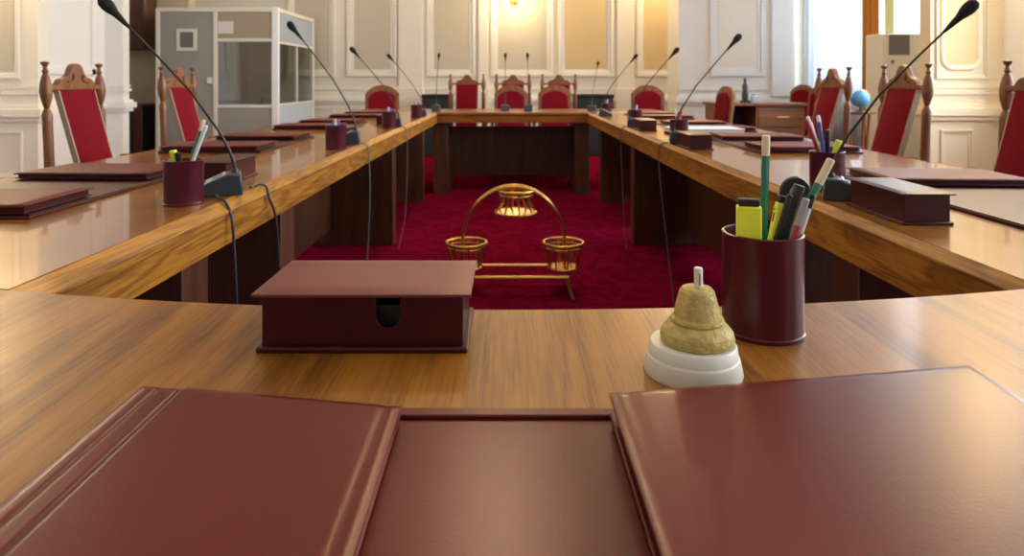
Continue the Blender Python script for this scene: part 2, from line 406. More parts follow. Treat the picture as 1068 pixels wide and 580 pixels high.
# the recess at the left: back face of stone colour
trim(MB().box(-5.6, -4.3, 9.0, 9.2, 0, ZC), 'olive')
cab = thing('wall_cupboard', 'dark red-brown timber cupboard high in the recess left of the booth', 'cupboard', (-4.98, 8.9, 1.44))
obj('carcass', MB().box(-0.26, 0.26, -0.18, 0.1, 0, 1.3), 'brown_dark', cab, 0.008)
for s in (-1, 1):
    d_ = obj('door', MB().box(min(0.01*s, 0.25*s), max(0.01*s, 0.25*s), -0.2, -0.181, 0.02, 1.28), 'brown_dark', cab, 0.004)
    obj('glass_panel', MB().box(min(0.07*s, 0.19*s), max(0.07*s, 0.19*s), -0.205, -0.2, 0.22, 1.1), 'booth_beige' if s < 0 else 'brown_dark', d_)
    obj('knob', MB().sphere((0.035*s, -0.215, 0.5), 0.012, 12), 'brass', d_)
lc = thing('low_cabinet', 'dark wooden cabinet standing in the recess left of the booth', 'cabinet', (-4.95, 8.72, 0))
obj('carcass', MB().box(-0.3, 0.3, -0.2, 0.26, 0, 0.70), 'dark_in', lc, 0.006)
obj('side_post', MB().box(0.2, 0.3, -0.23, -0.2, 0.02, 0.70), 'brown_dark', lc, 0.005)
obj('top', MB().box(-0.32, 0.32, -0.25, 0.27, 0.70, 0.74), 'brown_dark', lc, 0.006)

# ------------------------------------------------------------------ wall lamps and chandelier
def sconce(x, y, z, rz, label, power):
    t = thing('wall_lamp', label, 'wall lamp', (x, y, z), rz, 'warm wall lamps')
    pl = MB().lathe([(0.001, 0), (0.07, 0), (0.07, 0.012), (0.04, 0.025), (0.001, 0.03)], 24, mx=rotx(PI/2))
    obj('backplate', pl, 'brass', t)
    for s in (-1, 1):
        pts = [(0, -0.02, 0), (0.03*s, -0.08, -0.06), (0.08*s, -0.12, -0.08), (0.11*s, -0.13, -0.03), (0.11*s, -0.13, 0.02)]
        a = obj('arm', MB().tube(pts, 0.008, 8), 'brass', t)
        obj('lamp_shade', MB().lathe([(0.02, 0), (0.045, 0.03), (0.05, 0.07), (0.035, 0.13), (0.02, 0.14)], 20, (0.11*s, -0.13, 0.02)), 'shade', a)
    dx, dy = math.sin(rz)*0.34, -math.cos(rz)*0.34
    point('wall_lamp_light', (x+dx, y+dy, z+0.05), power, WARM, 0.06)
    return t
sconce(bx(536), YB, 2.23, 0, 'brass wall lamp with two glowing shades above the middle far chairs', 22)
sconce(bx(690), YB, 3.1, 0, 'brass wall lamp on the ochre panel, right of centre', 110)
sconce(3.83, 5.7, 3.15, 0, 'brass wall lamp on the cream pier at right', 75)
sconce(-4.13, 5.5, 2.6, 0, 'brass wall lamp on the cream pier at left', 45)
sconce(bx(388), YB, 3.1, 0, 'brass wall lamp on the tan panel, left of centre', 8)
ch = thing('chandelier', 'brass chandelier of glowing candle bulbs hanging over the table ring', 'chandelier', (-0.07, 4.7, 3.85))
obj('rod', MB().tube([(0, 0, 0.0), (0, 0, ZC-3.85)], 0.012, 10), 'brass', ch)
obj('ring', MB().tube([(0.55*math.cos(a*PI/16), 0.55*math.sin(a*PI/16), 0) for a in range(32)], 0.018, 8, closed=True), 'brass', ch)
obj('hub', MB().sphere((0, 0, 0), 0.09, 18), 'brass', ch)
for k in range(8):
    a = k*PI/4; c, s_ = math.cos(a), math.sin(a)
    ar = obj('arm', MB().tube([(0.08*c, 0.08*s_, 0), (0.3*c, 0.3*s_, -0.06), (0.55*c, 0.55*s_, 0)], 0.009, 8), 'brass', ch)
    obj('bulb', MB().sphere((0.55*c, 0.55*s_, 0.07), 0.035, 14, 1.5), 'shade', ar)
point('chandelier_light', (-0.07, 4.7, 3.75), 95, WARM, 0.20)

# ------------------------------------------------------------------ curtains
def drape(name, label, cat, m, y0, y1, x, z0, z1, amp, folds, top_gather=1.0):
    mb = MB(); n = folds*8; vs = []; fs = []; rows = 8
    for j in range(rows+1):
        z = z0+(z1-z0)*j/rows
        for i in range(n+1):
            u = i/n; yy = y0+(y1-y0)*u
            vs.append((x+amp*math.sin(u*folds*2*PI)*(0.75+0.25*math.cos(j)), yy+0.25*amp*math.cos(u*folds*4*PI+j*0.4), z))
    for j in range(rows):
        for i in range(n):
            a = j*(n+1)+i; fs.append((a, a+1, a+n+2, a+n+1))
    mb.add(vs, fs)
    o = obj(name, mb, m, smooth=80)
    sd = o.modifiers.new('thick', 'SOLIDIFY'); sd.thickness = 0.004
    return tag(o, label, cat)
drape('sheer_curtain', 'white sheer curtain hanging beside the side desk at the right window', 'curtain', 'sheer', 7.54, 9.12, 4.02, 0.02, 4.25, 0.035, 10)
drape('window_drape', 'amber drape hanging in folds right of the white sheer curtain', 'curtain', 'amber_sheer', 7.20, 7.50, 3.96, 0.02, 4.25, 0.035, 3)
drape('window_drape', 'narrow pale yellow drape edge between amber drape and window', 'curtain', sheer('pale_yellow_cloth', (0.5, 0.45, 0.26)), 7.02, 7.17, 4.02, 0.02, 4.25, 0.02, 2)
trim(MB().box(4.085, XR, 9.14, 9.3, 0, ZC), 'field_ochre')
obj_ = obj('curtain_rail', MB().tube([(4.0, 6.6, 4.28), (4.0, 9.25, 4.28)], 0.02, 10), 'brass'); tag(obj_, 'brass rail holding the curtains high at the right window', 'curtain rail')

# ------------------------------------------------------------------ white floor-standing air conditioner
ac = thing('air_conditioner', 'white floor-standing air conditioner with grey grille at the right window', 'air conditioner', (3.86, 6.75, 0))
obj('body', MB().box(-0.2, 0.2, -0.15, 0.15, 0, 1.50), 'white_plastic', ac, 0.015)
g = obj('grille', MB().box(-0.125, 0.075, -0.158, -0.149, 1.29, 1.49), 'grille', ac, 0.003)
obj('slat', MB().box(-0.115, 0.065, -0.163, -0.158, 1.33, 1.335).box(-0.115, 0.065, -0.163, -0.158, 1.38, 1.385).box(-0.115, 0.065, -0.163, -0.158, 1.43, 1.435), 'grille', g)
obj('button', MB().lathe([(0.001, 0), (0.018, 0), (0.018, 0.006), (0.001, 0.006)], 16, mx=T(-0.09, -0.15, 1.22) @ rotx(PI/2)), 'grille', ac)

# ================================================================== INTERPRETER BOOTH
B = 8.3
bt = thing('interpreter_booth', 'grey interpreter booth with aluminium frame and glass windows by the far left wall', 'booth', (0, B, 0))
def bX(px): return (px-CX)/F*B
xl, xm_, xr = bX(162), bX(224), bX(290)
ztop = 1.94
fr = MB(); t = 0.05
for a in (xl, xm_-t/2):
    fr.box(a, a+t, 0, t, 0, ztop-t)
obj('corner_post', MB().box(xr-t-0.03, xr+0.005, -0.005, t, 0, ztop+0.01), mat('white_powder_coat', (0.88, 0.90, 0.92), 0.4), bt, 0.008)
fr.box(xl, xr, 0, t, ztop-t, ztop)
for a in (xl, xr-t): fr.box(a, a+t, 1.55-t, 1.55, 0, ztop-t)
for a in (xl, xr-t): fr.box(a, a+t, t, 1.55, ztop-t, ztop)
fr.box(xl+t, xr-t, 1.55-t, 1.55, ztop-t, ztop)
fr.box(xm_+t/2, xr-t, 0.005, t-0.005, 1.52, 1.56); fr.box(xm_+t/2, xr-t, 0.005, t-0.005, 0.70, 0.74)
fr.box(xr-t+0.005, xr-0.005, t, 1.55-t, 1.50, 1.53); fr.box(xr-t+0.005, xr-0.005, t, 1.55-t, 0.72, 0.75)
fr.box(xr-t+0.005, xr-0.005, 0.78, 0.80, 0.75, 1.50)
obj('frame', fr, 'alu', bt, 0.006)
dp = obj('door', MB().box(xl+t, xm_-t/2, 0.012, 0.035, 0.02, ztop-t), 'booth_grey', bt, 0.003)
wx0, wx1 = bX(184), bX(205)
wf = MB()
zz0, zz1 = CAMZ+(85-53)/F*B, CAMZ+(85-30)/F*B
wf.box(wx0, wx1, 0.0, 0.012, zz0, zz0+0.04).box(wx0, wx1, 0, 0.012, zz1-0.04, zz1).box(wx0, wx0+0.04, 0, 0.012, zz0+0.04, zz1-0.04).box(wx1-0.04, wx1, 0, 0.012, zz0+0.04, zz1-0.04)
obj('vent_frame', wf, 'alu', dp)
obj('vent', MB().box(wx0+0.04, wx1-0.04, 0.004, 0.012, zz0+0.04, zz1-0.04), 'grille', dp)
obj('latch', MB().box(bX(216), bX(221), -0.012, 0.012, 1.0, 1.08), 'alu', dp, 0.003)
up = obj('upper_panel', MB().box(xm_+t/2, xr-t, 0.015, 0.035, 1.56, ztop-t), 'booth_beige', bt)
obj('notice', MB().box(bX(227), bX(243), 0.009, 0.015, CAMZ+(85-35)/F*B, CAMZ+(85-22)/F*B), 'paper', up)
obj('front_window', MB().box(xm_+t/2, xr-t, 0.02, 0.028, 0.74, 1.52), 'booth_glass', bt, smooth=0)
obj('lower_panel', MB().box(xm_+t/2, xr-t, 0.015, 0.035, 0.02, 0.70), 'booth_grey', bt)
obj('side_upper_panel', MB().box(xr-0.035, xr-0.015, t, 1.5, 1.53, ztop-t), 'booth_blue', bt)
obj('side_window', MB().box(xr-0.029, xr-0.021, t, 1.5, 0.75, 1.50), 'booth_glass_side', bt, smooth=0)
obj('side_lower_panel', MB().box(xr-0.035, xr-0.015, t, 1.5, 0.02, 0.72), 'booth_light', bt)
obj('back_panel', MB().box(xl+t, xr-t, 1.51, 1.54, 0.02, 0.75), 'booth_blue', bt)
obj('back_window', MB().box(xl+t, xr-t, 1.52, 1.528, 0.75, ztop-t), 'booth_glass_side', bt, smooth=0)
obj('left_panel', MB().box(xl+0.015, xl+0.035, t, 1.5, 0.02, ztop-t), 'booth_grey', bt)
obj('roof', MB().box(xl+t, xr-t, t, 1.5, ztop-0.03, ztop-0.015), 'booth_blue', bt)
obj('inner_desk', MB().box(xl+t, xr-0.06, 0.06, 0.5, 0.70, 0.73), 'mic_grey', bt)
ms = thing('monitor', 'dark monitor on the desk inside the booth', 'monitor', (bX(262), B+0.36, 0.73))
obj('stand', MB().lathe([(0.08, 0), (0.08, 0.01), (0.015, 0.02), (0.015, 0.12)], 20), 'black', ms)
obj('screen', MB().box(-0.2, 0.2, -0.015, 0.015, 0.1, 0.38), 'dark_in', ms, 0.005)

# ================================================================== CONFERENCE TABLES
TZ = 0.75
def near_edge(x): return 0.820+0.172*x*x
# near table: top, apron, legs
nt_ = thing('conference_table', 'varnished oak table in the foreground bearing memo box and bell', 'table', (0, 0, 0), group='conference tables')
xs = [-1.45+2.9*i/40 for i in range(41)]
poly = [(-1.45, 0.06), (1.45, 0.06)]+[(x, near_edge(x)) for x in reversed(xs)]
obj('tabletop', MB().prism(poly, TZ-0.022, TZ), 'oak', nt_, 0.003)
apx = [x for x in xs if abs(x) <= 1.4]
poly = [(x, near_edge(x)-0.045) for x in apx]+[(x, near_edge(x)-0.02) for x in reversed(apx)]
obj('apron', MB().prism(poly, 0.65, TZ-0.022), 'oak_edge', nt_)
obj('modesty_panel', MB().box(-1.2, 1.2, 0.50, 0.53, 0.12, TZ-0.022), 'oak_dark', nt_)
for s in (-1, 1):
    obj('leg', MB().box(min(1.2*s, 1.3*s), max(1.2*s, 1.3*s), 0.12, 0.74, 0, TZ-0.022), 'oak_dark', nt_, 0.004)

def side_table(sx, y0, y1, label, legs, Xi, bev, drop, near=False, panel=None):
    t = thing('conference_table', label, 'table', (0, 0, 0), group='conference tables')
    Xo = 1.45
    def X(v): return sx*v
    # top slab with chamfered inner edge: a section in xz swept along y
    sec = [(Xi, TZ), (Xi-bev, TZ-drop), (Xi-bev, TZ-drop-0.004), (Xi, TZ-drop-0.006), (Xo, TZ-drop-0.006), (Xo, TZ)]
    n = len(sec); mb = MB()
    def yy(x, y): return near_edge(x)+0.0006 if near and y == y0 else y
    steps = [y0, y1]
    vs = []
    top = MB(); edge = MB()
    def sweep(mb, sec):
        n = len(sec)
        vs = [(X(x), yy(x, y), z) for y in steps for x, z in sec]
        fs = [tuple(range(n)), tuple(reversed(range(n, 2*n)))]+[(i, n+i, n+(i+1) % n, (i+1) % n) for i in range(n)]
        if sx > 0: fs = [tuple(reversed(f)) for f in fs]
        mb.add(vs, fs)
    sweep(top, [(Xi, TZ), (Xi, TZ-drop-0.006), (Xo, TZ-drop-0.006), (Xo, TZ)])
    # near end: follow the curve of the near table with a few columns
    if near:
        top = MB(); cols = [Xi+(Xo-Xi)*i/8 for i in range(9)]
        poly = [(X(x), near_edge(x)+0.0006) for x in cols]+[(X(Xo), y1), (X(Xi), y1)]
        if sx < 0: poly = list(reversed(poly))
        top.prism(poly, TZ-drop-0.006, TZ)
    tt = obj('tabletop', top, 'oak_gloss', t)
    e = MB(); sweep(e, [(Xi, TZ-0.0002), (Xi-bev, TZ-drop), (Xi-bev, TZ-drop-0.006), (Xi, TZ-drop-0.006)])
    obj('edge_moulding', e, 'oak_edge', t, 0.0015)
    a = MB(); sweep(a, [(Xi-bev+0.004, TZ-drop-0.0065), (Xi-bev+0.004, 0.652), (Xi+0.012, 0.652), (Xi+0.012, TZ-drop-0.0065)])
    obj('apron', a, 'oak_edge', t, 0.0015)
    for l0, l1 in legs:
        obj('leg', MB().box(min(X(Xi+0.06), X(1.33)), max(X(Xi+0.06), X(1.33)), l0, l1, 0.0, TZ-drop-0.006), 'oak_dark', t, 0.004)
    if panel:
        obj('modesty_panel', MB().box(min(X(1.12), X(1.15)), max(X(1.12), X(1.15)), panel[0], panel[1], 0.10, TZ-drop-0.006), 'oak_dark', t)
    return t
Ls = dict(Xi=0.670, bev=0.025, drop=0.020); Rs = dict(Xi=0.722, bev=0.020, drop=0.0155)
side_table(-1, 0.88, 3.10, 'oak side table on the left, nearest section with two black cables', [(1.50, 1.63), (2.15, 2.28)], near=True, panel=(2.28, 3.09), **Ls)
side_table(-1, 3.103, 4.65, 'oak side table on the left, middle section', [(4.21, 4.33)], panel=(3.11, 4.21), **Ls)
side_table(-1, 4.653, 6.04, 'oak side table on the left, far section meeting the cross table', [(5.70, 5.80)], panel=(4.66, 5.70), **Ls)
side_table(1, 0.88, 3.20, 'oak side table on the right, nearest section behind the bell and pencil cup', [(1.50, 1.63), (2.15, 2.28)], near=True, panel=(2.28, 3.19), **Rs)
side_table(1, 3.203, 4.70, 'oak side table on the right, middle section', [(4.21, 4.33)], panel=(3.21, 4.21), **Rs)
side_table(1, 4.703, 6.04, 'oak side table on the right, far section meeting the cross table', [(5.70, 5.80)], panel=(4.71, 5.70), **Rs)
# far cross table
ft = thing('conference_table', 'oak cross table closing the far end of the table ring', 'table', (0, 6.05, 0), group='conference tables')
obj('tabletop', MB().box(-1.45, 1.45, 0, 0.76, TZ-0.03, TZ), 'oak_x', ft, 0.008)
obj('apron', MB().box(-0.70, 0.74, 0.01, 0.035, 0.655, TZ-0.03), 'oak_x', ft, 0.003)
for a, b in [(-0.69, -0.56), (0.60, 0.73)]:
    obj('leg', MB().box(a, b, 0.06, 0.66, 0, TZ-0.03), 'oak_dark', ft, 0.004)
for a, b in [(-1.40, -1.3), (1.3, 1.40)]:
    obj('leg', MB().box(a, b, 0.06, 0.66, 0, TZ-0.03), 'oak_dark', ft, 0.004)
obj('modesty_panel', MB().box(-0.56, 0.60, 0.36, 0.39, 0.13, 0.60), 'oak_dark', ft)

# ================================================================== DESK ITEMS, NEAR TABLE
# desk pad
pad = thing('desk_pad', 'maroon leather desk pad lying under the two near folders', 'desk pad', (0, 0, TZ))
obj('base', MB().box(-0.300, 0.385, 0.17, 0.558, 0.0, 0.004), 'leather', pad, 0.0015)
obj('border', MB().box(-0.300, 0.385, 0.5445, 0.5575, 0.0042, 0.0072), 'leather', pad, 0.0014, 3)
obj('stitching', MB().box(-0.30, 0.385, 0.5432, 0.5440, 0.0041, 0.0052), 'leather_dark', pad)
PZ = TZ+0.0078
def folder(name, label, quad, th, spine, ppx=0.0):
    """leather folder: lower cover, page block, upper cover with a raised hinge. quad: near-left, near-right, far-right, far-left"""
    t = thing(name, label, 'folder', (0, 0, PZ), group='maroon leather folders')
    (ax, ay), (bx_, by), (cx, cy), (dx, dy) = quad
    def ins(k): return [(ax+k, ay+k), (bx_-k, by+k), (cx-k, cy-k), (dx+k, dy-k)]
    ct = 0.003
    obj('lower_cover', MB().prism(quad, 0, ct), 'leather', t, 0.0012)
    if th > 0.011:
        obj('pages', MB().prism(ins(0.006), ct, th-ct-0.001), 'leather_dark', t)
    elif th > 0.0075:
        obj('pages', MB().prism(ins(0.004), ct, th-ct-0.0002), 'leather_dark', t)
    # padded upper cover: grid with softly raised interior
    nx, ny = 24, 24; vs = []; fs = []
    for j in range(ny+1):
        v = j/ny
        for i in range(nx+1):
            u = i/nx
            lx = ax+(dx-ax)*v; ly = ay+(dy-ay)*v; rx = bx_+(cx-bx_)*v; ry = by+(cy-by)*v
            x = lx+(rx-lx)*u; y = ly+(ry-ly)*u
            w = rx-lx; dist = min(u*w, (1-u)*w, (1-v)*0.4, v*0.4)
            z = th-0.0016*math.exp(-(dist/0.006)**2)
            sd = (u if spine == 'L' else 1-u)*w
            for c, dep, wd in ((0.020, 0.0013, 0.0022), (0.040, 0.0022, 0.0028)):
                pass
            z -= 0.0
            vs.append((x, y, z))
    # finer columns for the hinge grooves
    us = sorted(set([i/60 for i in range(61)]+[k/1000 for k in range(0, 220, 6)]))
    if spine != 'L': us = sorted(1-u for u in us)
    vs = []; nxx = len(us); vv = [0, .01, .02, .03, .06]+[k/16 for k in range(2, 15)]+[.95, .97, .98, .985, .99, .995, 1]
    for v in vv:
        for u in us:
            lx = ax+(dx-ax)*v; ly = ay+(dy-ay)*v; rx = bx_+(cx-bx_)*v; ry = by+(cy-by)*v
            w = rx-lx; x = lx+w*u; y = ly+(ry-ly)*u
            dist = min(u*w, (1-u)*w, (1-v)*0.36, v*0.36)
            z = th-0.0016*math.exp(-(dist/0.004)**2)
            sd = (u if spine == 'L' else 1-u)*w
            if spine == 'L':
                z -= 0.0016*math.exp(-((sd-0.0165)/0.0016)**2)+0.0030*math.exp(-((sd-0.0365)/0.0022)**2)
                z -= 0.002/(1+math.exp((sd-0.0365)/0.001))
                so = w-sd; z -= 0.0012*math.exp(-((so-0.012)/0.0020)**2)
            else:
                so = u*w; z += 0.0006*math.exp(-((so-0.004)/0.003)**2)-0.0012*math.exp(-((so-0.014)/0.003)**2)
            vs.append((x, y, z))
    n0 = len(vs)
    for j in range(len(vv)-1):
        for i in range(nxx-1):
            a = j*nxx+i; fs.append((a, a+1, a+nxx+1, a+nxx))
    # skirt down to the cover's underside
    ring = [i for i in range(nxx)]+[j*nxx+nxx-1 for j in range(1, len(vv))]+[(len(vv)-1)*nxx+i for i in range(nxx-2, -1, -1)]+[j*nxx for j in range(len(vv)-2, 0, -1)]
    zb = th-ct-0.0004 if th > 0.0075 else 0.0032
    base = len(vs)
    for k in ring: vs.append((vs[k][0], vs[k][1], zb))
    m = len(ring)
    for k in range(m):
        k2 = (k+1) % m; fs.append((ring[k], base+k, base+k2, ring[k2]))
    fs.append(tuple(base+k for k in range(m)))
    obj('upper_cover', MB().add(vs, fs), 'leather', t, smooth=50)
    return t
folder('folder', 'maroon leather folder with grooved spine at the lower left, nearest the camera',
       [(-0.316, 0.18), (-0.084, 0.18), (-0.087, 0.5395), (-0.3165, 0.580)], 0.0105, 'L')
folder('folder', 'thick maroon leather folder at the lower right, nearest the camera',
       [(0.0815, 0.18), (0.404, 0.18), (0.409, 0.5965), (0.081, 0.5425)], 0.0195, 'R')

# memo box
mbx = thing('memo_box', 'maroon leather memo box with a thumb notch at the near table edge', 'box', (-0.151, 0.685, TZ), group='leather memo boxes')
W = 0.1035
obj('base', MB().box(-W-0.005, W+0.005, 0.0, 0.125, 0.0, 0.006), 'leather_dark', mbx, 0.002)
def notch_panel():
    pts = [(-W, 0), (W, 0), (W, 0.052)]
    c = 0.026; r = 0.0125; bz = 0.030
    pts += [(c+r, 0.052), (c+r, bz)]
    pts += [(c+r*math.cos(-PI*k/10), bz+r*math.sin(-PI*k/10)) for k in range(1, 10)]
    pts += [(c-r, bz), (c-r, 0.052), (-W, 0.052)]
    mx = T(0, 0.010, 0.006) @ rotx(PI/2)
    return MB().prism(pts, 0, 0.004, mx)
def box_body():
    b = notch_panel()
    b.box(-W, -W+0.004, 0.010, 0.116, 0.006, 0.058); b.box(W-0.004, W, 0.010, 0.116, 0.006, 0.058); b.box(-W+0.004, W-0.004, 0.112, 0.116, 0.006, 0.058)
    return b
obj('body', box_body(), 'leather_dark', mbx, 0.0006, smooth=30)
obj('lining', MB().box(-W+0.005, W-0.005, 0.03, 0.11, 0.0065, 0.04), 'dark_in', mbx)  # near-black block stands for the shade inside the box
# lid, softly domed
def lid():
    vs = []; fs = []; n = 12
    for j in range(n+1):
        for i in range(n+1):
            u = i/n*2-1; v = j/n
            e = max(abs(u), abs(v*2-1))
            vs.append((u*(W+0.0085), -0.002+v*0.131, 0.0638-0.0028*max(0, (e-0.86)/0.14)**2))
    for j in range(n):
        for i in range(n):
            a = j*(n+1)+i; fs.append((a, a+1, a+n+2, a+n+1))
    ring = [i for i in range(n+1)]+[j*(n+1)+n for j in range(1, n+1)]+[n*(n+1)+i for i in range(n-1, -1, -1)]+[j*(n+1) for j in range(n-1, 0, -1)]
    b0 = len(vs)
    for k in ring: vs.append((vs[k][0], vs[k][1], 0.0582))
    m = len(ring)
    for k in range(m): fs.append((ring[k], b0+k, b0+(k+1) % m, ring[(k+1) % m]))
    fs.append(tuple(b0+k for k in range(m)))
    return MB().add(vs, fs)
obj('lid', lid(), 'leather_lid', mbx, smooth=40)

# bell on white base
bl = thing('desk_bell', 'small gilt bell on a white round base in front of the pencil cup', 'bell', (0.1765, 0.645, TZ))
obj('base', MB().lathe([(0.0458, 0), (0.0464, 0.002), (0.0436, 0.0150), (0.0432, 0.0165), (0.0422, 0.0175), (0.0408, 0.0268), (0.0395, 0.0285), (0.034, 0.0288), (0.001, 0.0288)], 64), 'white_plastic', bl)
ob = obj('bell_body', MB().lathe([(0.030, 0.0290), (0.0342, 0.0298), (0.0350, 0.0335), (0.0335, 0.0395), (0.0290, 0.0450), (0.0250, 0.0478), (0.0255, 0.0500), (0.0248, 0.0520), (0.0218, 0.0532), (0.0208, 0.0600), (0.0180, 0.0710), (0.0164, 0.0770), (0.0138, 0.0800), (0.009, 0.0810), (0.001, 0.0812)], 56, (0.004, 0, 0)), 'bell', bl, smooth=25)
hd = obj('handle', MB().lathe([(0.0040, 0.080), (0.0042, 0.0975), (0.0036, 0.099), (0.001, 0.099)], 16, (0.007, 0, 0), mx=Matrix.Rotation(math.radians(-1), 4, 'Y')), 'white_plastic', bl)
obj('handle_stripe', MB().box(0.0050, 0.0060, -0.0048, -0.0035, 0.083, 0.094), 'pen_red', hd)

# ------------------------------------------------------------------ pencil cups
def cup_mesh(R=0.0432, H=0.111):
    t = 0.0028
    return MB().lathe([(0.001, 0), (R+0.0008, 0), (R+0.0014, 0.0015), (R+0.0012, 0.004), (R, 0.005), (R, H-0.004), (R+0.0005, H-0.001), (R-0.001, H), (R-t+0.0005, H), (R-t, H-0.002), (R-t, 0.006), (0.001, 0.006)], 56)
cup0 = thing('pencil_cup', 'burgundy leather pencil cup behind the bell, the largest in view', 'pencil cup', (0.2823, 0.748, TZ), group='pencil cups')
obj('cup', cup_mesh(), 'leather_cup', cup0)

def pencil_at(base, top, label, mats=('green', 'raw_wood'), r=0.0042, n=6, cap=0.12, cat='pencil', name='pencil', group='pencils and pens in cups', tip=False):
    b = Vector(base); e = Vector(top); L = (e-b).length
    q = (e-b).to_track_quat('Z', 'Y')
    t = thing(name, label, cat, b, 0, group); t.rotation_mode = 'QUATERNION'; t.rotation_quaternion = q
    obj('barrel', MB().lathe([(0.001, 0), (r, 0.0005), (r, L*(1-cap))], n), mats[0], t, smooth=20)
    obj('end' if not tip else 'cap', MB().lathe([(r*1.02, L*(1-cap)), (r*1.02, L*0.995), (r*0.8, L), (0.001, L)], max(n, 12)), mats[1], t)
    return t
def near_px(px, py, d): return ((px-CX)/F*d, d, CAMZ-(py-CY)/F*d)
zb = TZ+0.0065
def bp(x, y): return (0.2823+x, 0.748+y, zb)
pencil_at(bp(0.008, 0.024), near_px(799, 141, 0.765), 'green pencil with pale end standing upright in the near pencil cup', cap=0.11, r=0.0045)
pencil_at(bp(-0.018, 0.002), near_px(867, 166, 0.752), 'green pencil with pale end leaning right in the near pencil cup', cap=0.15, r=0.0045)
pencil_at(bp(-0.010, -0.024), near_px(841, 207, 0.722), 'dark red pen leaning right in the near pencil cup', ('pen_red', 'pen_grey'), 0.0038, 12, 0.2, 'pen', 'pen', tip=True)
pencil_at(bp(-0.016, -0.010), near_px(834, 193, 0.735), 'thick black pen leaning right in the near pencil cup', ('black', 'black'), 0.0062, 14, 0.3, 'pen', 'pen', tip=True)
pencil_at(bp(-0.022, -0.016), near_px(824, 203, 0.722), 'grey metal pen in front of the black one in the near cup', ('pen_grey', 'black'), 0.0030, 12, 0.4, 'pen', 'pen', tip=True)
pencil_at(bp(0.004, -0.008), near_px(848, 203, 0.738), 'slim white pen with dark tip leaning right in the near cup', ('pen_white', 'black'), 0.0032, 12, 0.1, 'pen', 'pen', tip=True)
def highlighter(base, top, wd, dp, label, yaw=0.0):
    b = Vector(base); e = Vector(top); L = (e-b).length
    t = thing('highlighter', label, 'highlighter pen', b, 0, 'highlighters'); t.rotation_mode = 'QUATERNION'
    t.rotation_quaternion = (e-b).to_track_quat('Z', 'Y') @ Matrix.Rotation(yaw, 3, 'Z').to_quaternion()
    bb = obj('barrel', MB().box(-wd/2, wd/2, -dp/2, dp/2, 0, L-0.008), 'yellow', t, 0.002, 3)
    obj('cap', MB().box(-wd*0.42, wd*0.42, -dp*0.42, dp*0.42, L-0.008, L), 'black', t, 0.0015)
    k = MB()
    for i in range(3): k.box(-wd*0.12+i*wd*0.12, -wd*0.07+i*wd*0.12, -dp/2-0.0003, -dp/2+0.0002, L-0.030, L-0.020)
    for i in range(2): k.box(-wd*0.14+i*wd*0.16, -wd*0.08+i*wd*0.16, -dp/2-0.0003, -dp/2+0.0002, L-0.018, L-0.015)
    obj('print', k, 'ink', bb)
    return t
tp = near_px(781, 207, 0.728)
highlighter((tp[0]+0.001, 0.732, zb), tp, 0.026, 0.014, 'wide yellow highlighter with black cap at left of the near pencil cup', PI)
tp2 = near_px(816, 204, 0.742)
highlighter((0.272, 0.742, zb), tp2, 0.011, 0.010, 'slim yellow highlighter in the middle of the near pencil cup', PI)
# round black headed tool behind
tl = thing('round_paddle', 'black round-headed stationery tool standing at the back of the near cup', 'stationery', (0.300, 0.772, zb), 0)
obj('handle', MB().tube([(0, 0, 0), (0.013, 0, 0.12)], 0.004, 10), 'black', tl)
c = near_px(829, 200, 0.772)
obj('head', MB().lathe([(0.001, -0.003), (0.0165, -0.003), (0.0178, 0), (0.0165, 0.003), (0.001, 0.003)], 32, mx=T(c[0]-0.300, 0, c[2]-zb) @ rotx(PI/2)), 'black', tl)
obj('rim', MB().tube([(c[0]-0.300+0.007*math.cos(a*PI/8), -0.0038, c[2]-zb+0.006*math.sin(a*PI/8)) for a in range(16)], 0.0009, 6, closed=True), 'pen_grey', tl)  # grey ring painted on the disc as a glint

# ================================================================== SIDE TABLE ITEMS
cup_prot = cup0
def cup_at(x, y, where, pens):
    c = dup(cup0, (x, y, TZ), 0, 'burgundy leather pencil cup '+where, 'pencil cups', (0.98, 0.98, 0.90))
    for k, (kind, dx, dy, h, lab) in enumerate(pens):
        spec = {'green': (('green', 'raw_wood'), 0.0045, 6, 0.13), 'white': (('pen_white', 'pen_white'), 0.0045, 10, 0.2), 'blue': (('pen_blue', 'pen_blue'), 0.005, 10, 0.3),
                'orange': (('pen_orange', 'pen_red'), 0.0045, 10, 0.2), 'black': (('black', 'black'), 0.006, 10, 0.3), 'red': (('pen_red', 'pen_red'), 0.0045, 10, 0.2), 'yellow': (('yellow', 'yellow'), 0.008, 10, 0.2)}[kind]
        b = (x-dx*0.25, y-dy*0.25, TZ+0.0062)
        L = h
        pencil_at(b, (x+dx, y+dy, TZ+L), lab, spec[0], spec[1], spec[2], spec[3], 'pencil' if kind in ('green',) else ('highlighter pen' if kind == 'yellow' else 'pen'), 'pencil' if kind == 'green' else ('highlighter' if kind == 'yellow' else 'pen'), tip=kind != 'green')
    return c
LC, RC = 'in the pencil cup nearest on the left table', 'in the nearest pencil cup on the right side table'
cup_at(-0.742, 1.53, 'nearest on the left table, between black cables and pad', [
    ('green', 0.046, 0.0, 0.190, 'green pencil leaning right '+LC), ('white', 0.056, -0.01, 0.178, 'white pen leaning right '+LC),
    ('green', 0.026, 0.02, 0.155, 'short green pencil '+LC), ('yellow', -0.020, -0.01, 0.122, 'yellow marker at left '+LC), ('black', -0.004, -0.02, 0.118, 'short black marker '+LC)])
